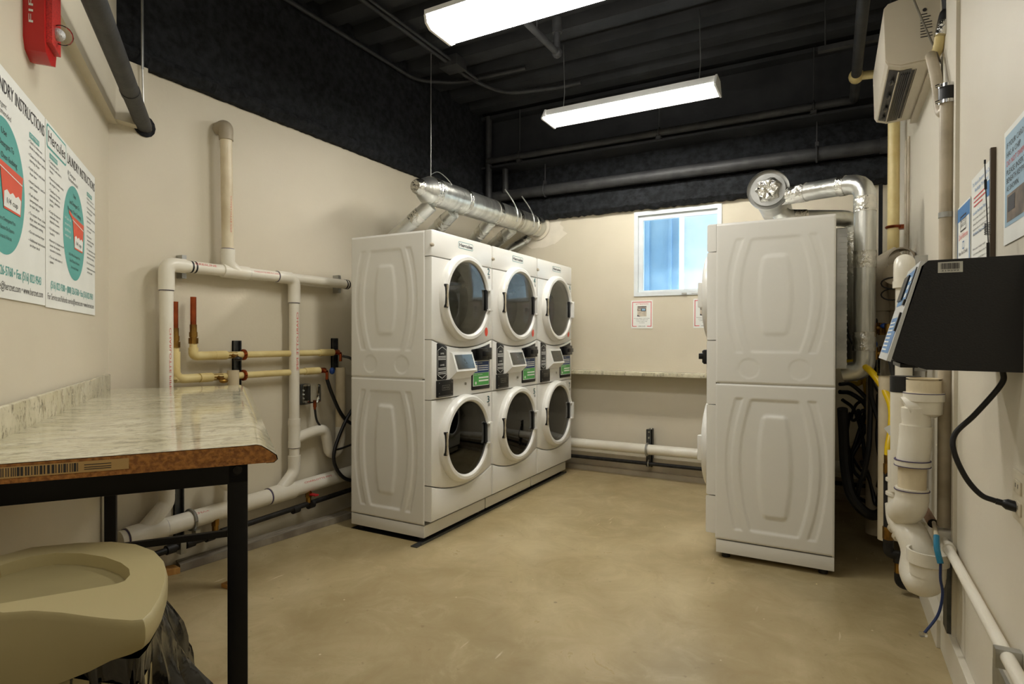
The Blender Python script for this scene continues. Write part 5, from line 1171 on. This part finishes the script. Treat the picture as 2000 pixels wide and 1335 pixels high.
# gas riser with brass fittings
s = Sub('gas_riser', 'grey iron gas pipe with brass fittings beside the white drain assembly', 'pipe', (.25, 3.3, .1))
G = lambda x, y: PY(x, y, 3.28)
s.part(MB().tube([G(1735, 922), G(1735, 1050)], .020, 16), 'pipe', iron)
s.part(MB().cyl(G(1735, 905), G(1735, 925), .021, seg=8), 'brass_fitting', brass); s.part(MB().cyl(G(1735, 1028), G(1735, 1052), .024, seg=8), 'brass_fitting', brass)
s.part(MB().tube(fillet([G(1735, 1050), G(1735, 1080), G(1756, 1084)], .03), .022, 16), 'elbow', iron); s.part(MB().tube([G(1756, 1078), G(1756, 1098)], .024, 16), 'tee', iron)
s.part(MB().tube([G(1756, 1096), G(1756, 1118)], .019, 8), 'brass_fitting', brass); s.part(MB().tube(fillet([G(1756, 1118), G(1756, 1140), G(1785, 1146)], .03), .020, 16), 'elbow', iron)
s.part(MB().obox(G(1770, 1098)-Vector((0, .02, 0)), (1, 0, 0), (0, 1, 0), (0, 0, 1), .03, .006, .006), 'lever', redpl, smooth=False)
s = Sub('gas_hose', 'bright yellow flexible gas hose dropping behind the stacked dryer', 'hose', (.2, 3.5, .8))
s.part(MB().tube(spline([PY(1652, 708, 3.66), PY(1668, 708, 3.62), PY(1690, 716, 3.56), PY(1712, 738, 3.48), PY(1732, 770, 3.42), PY(1742, 800, 3.38), PY(1741, 840, 3.33), PY(1736, 870, 3.29), PY(1735, 895, 3.28)]), .017, 12), 'hose', yellow)
s.part(MB().tube([PY(1640, 703, 3.68), PY(1655, 708, 3.655)], .014, 8), 'fitting', copper); s.part(MB().tube([PY(1735, 888, 3.28), PY(1735, 908, 3.28)], .018, 8), 'brass_nut', brass)
p = PY(1742, 845, 3.24); s.part(MB().obox(p, (.8, 0, .6), (0, 1, 0), (-.6, 0, .8), .014, .0008, .035), 'paper_tag', paper, smooth=False)
s = Sub('gas_hose', 'second yellow hose looping lower behind the stacked dryer', 'hose', (.15, 4.2, .8)); s.part(MB().tube(spline([PY(1655, 730, 4.2), PY(1662, 745, 4.2), PY(1678, 748, 4.2), PY(1685, 735, 4.2), PY(1692, 760, 4.2), PY(1692, 800, 4.2), PY(1690, 840, 4.2)]), .016, 12), 'hose', yellow)
# water valves
s = Sub('water_valve', 'pair of brass water valves with blue handles behind the stacked dryer', 'valve', (.28, 3.8, 1.15))
for x, y in ((1708, 640), (1722, 642), (1709, 690), (1724, 688)): s.part(MB().cyl(PY(x, y-12, 3.68), PY(x, y+12, 3.68), .016, seg=10), 'valve_body', brass)
s.part(MB().cyl(PY(1696, 640, 3.68), PY(1745, 640, 3.68), .013, seg=12), 'manifold', brass); s.part(MB().cyl(PY(1706, 690, 3.68), PY(1740, 690, 3.68), .013, seg=12), 'manifold', brass)
s.part(MB().ball(PY(1728, 636, 3.64), .018, (1.2, 1, .8)), 'valve_handle', bluepl); s.part(MB().ball(PY(1708, 672, 3.64), .018, (.8, 1, 1.3)), 'valve_handle', bluepl); s.part(MB().cyl(PY(1737, 632, 3.62), PY(1737, 652, 3.62), .022, seg=12), 'brass_cap', brass)
s.part(MB().ball(PY(1708, 626, 3.66), .016), 'valve_handle', plastic_blk)
# black hoses
GH = 'black hoses hanging behind the right-hand stacked dryer'
HS = [([(1643, 798), (1648, 850), (1651, 910), (1662, 965), (1688, 998), (1712, 1005), (1727, 985), (1730, 900), (1728, 780)], 3.75, .028, 'thickest black drain hose making the lowest loop behind the dryer'),
      ([(1640, 765), (1662, 768), (1690, 790), (1705, 830), (1712, 880), (1722, 900), (1730, 930)], 3.95, .013, 'black hose arching out from the dryer back at mid height'),
      ([(1640, 750), (1665, 752), (1700, 790), (1715, 850), (1712, 940), (1716, 985)], 3.9, .011, 'black hose leaving the dryer back just below the silver elbow'),
      ([(1706, 690), (1702, 730), (1700, 800), (1697, 870), (1688, 920), (1678, 950), (1670, 990)], 3.72, .013, 'black hose falling straight from the left valve'),
      ([(1716, 690), (1712, 740), (1716, 800), (1714, 860), (1722, 920), (1712, 985), (1700, 940), (1683, 900)], 3.8, .012, 'black hose twisting down from the right valve'),
      ([(1652, 600), (1656, 650), (1672, 680), (1690, 705), (1704, 745), (1728, 790), (1722, 830)], 3.85, .006, 'thin black wire sagging in front of the silver duct'),
      ([(1692, 830), (1680, 862), (1665, 890), (1668, 920), (1690, 935), (1705, 905), (1700, 860), (1686, 830), (1676, 800)], 3.98, .010, 'black cable coil hanging in the middle of the tangle'),
      ([(1690, 780), (1672, 790), (1663, 815), (1670, 820), (1688, 800), (1700, 830), (1708, 900), (1700, 960)], 4.05, .009, 'small looped black cable left of the orange connector')]
HS += [([(1645, 780), (1668, 800), (1684, 850), (1690, 900), (1706, 950), (1722, 960)], 4.0, .010, 'black hose starting lowest on the dryer back and sinking right'),
       ([(1704, 700), (1700, 760), (1712, 810), (1726, 850), (1724, 910), (1715, 950)], 3.7, .012, 'black hose nearest the camera crossing the tangle from the left valve'),
       ([(1660, 805), (1655, 860), (1672, 905), (1694, 925), (1708, 890), (1718, 830), (1722, 780)], 4.08, .008, 'thin black cord sagging in a wide loop at the rear'),
       ([(1700, 735), (1694, 790), (1676, 850), (1662, 900), (1668, 960), (1700, 985)], 4.1, .012, 'black hose swinging left behind the thickest drain hose')]
for pts, y, r_, lab in HS:
    k = len(pts); P = [PY(px, py, y+.05*math.sin(i*1.3)) for i, (px, py) in enumerate(pts)]
    for p in P: p.x = min(p.x, XR-.03-r_); p.x = max(p.x, .03+r_)
    solo(MB().tube(spline(P, 6), r_, 10), 'black_hose', blackrub, lab, 'hose', GH)
solo(MB().tube([PY(1700, 795, 3.9), PY(1704, 825, 3.9), PY(1708, 850, 3.9)], [.02, .03, .012], 12), 'orange_connector', mat('orange_plastic', (176, 88, 30), .5), 'orange plug connector in the hose tangle', 'connector')
solo(MB().box((.06, 4.75, .30), (.30, 4.9, .45), .01), 'grey_box', tanpipe, 'pale box on the floor behind the hose tangle', 'box')
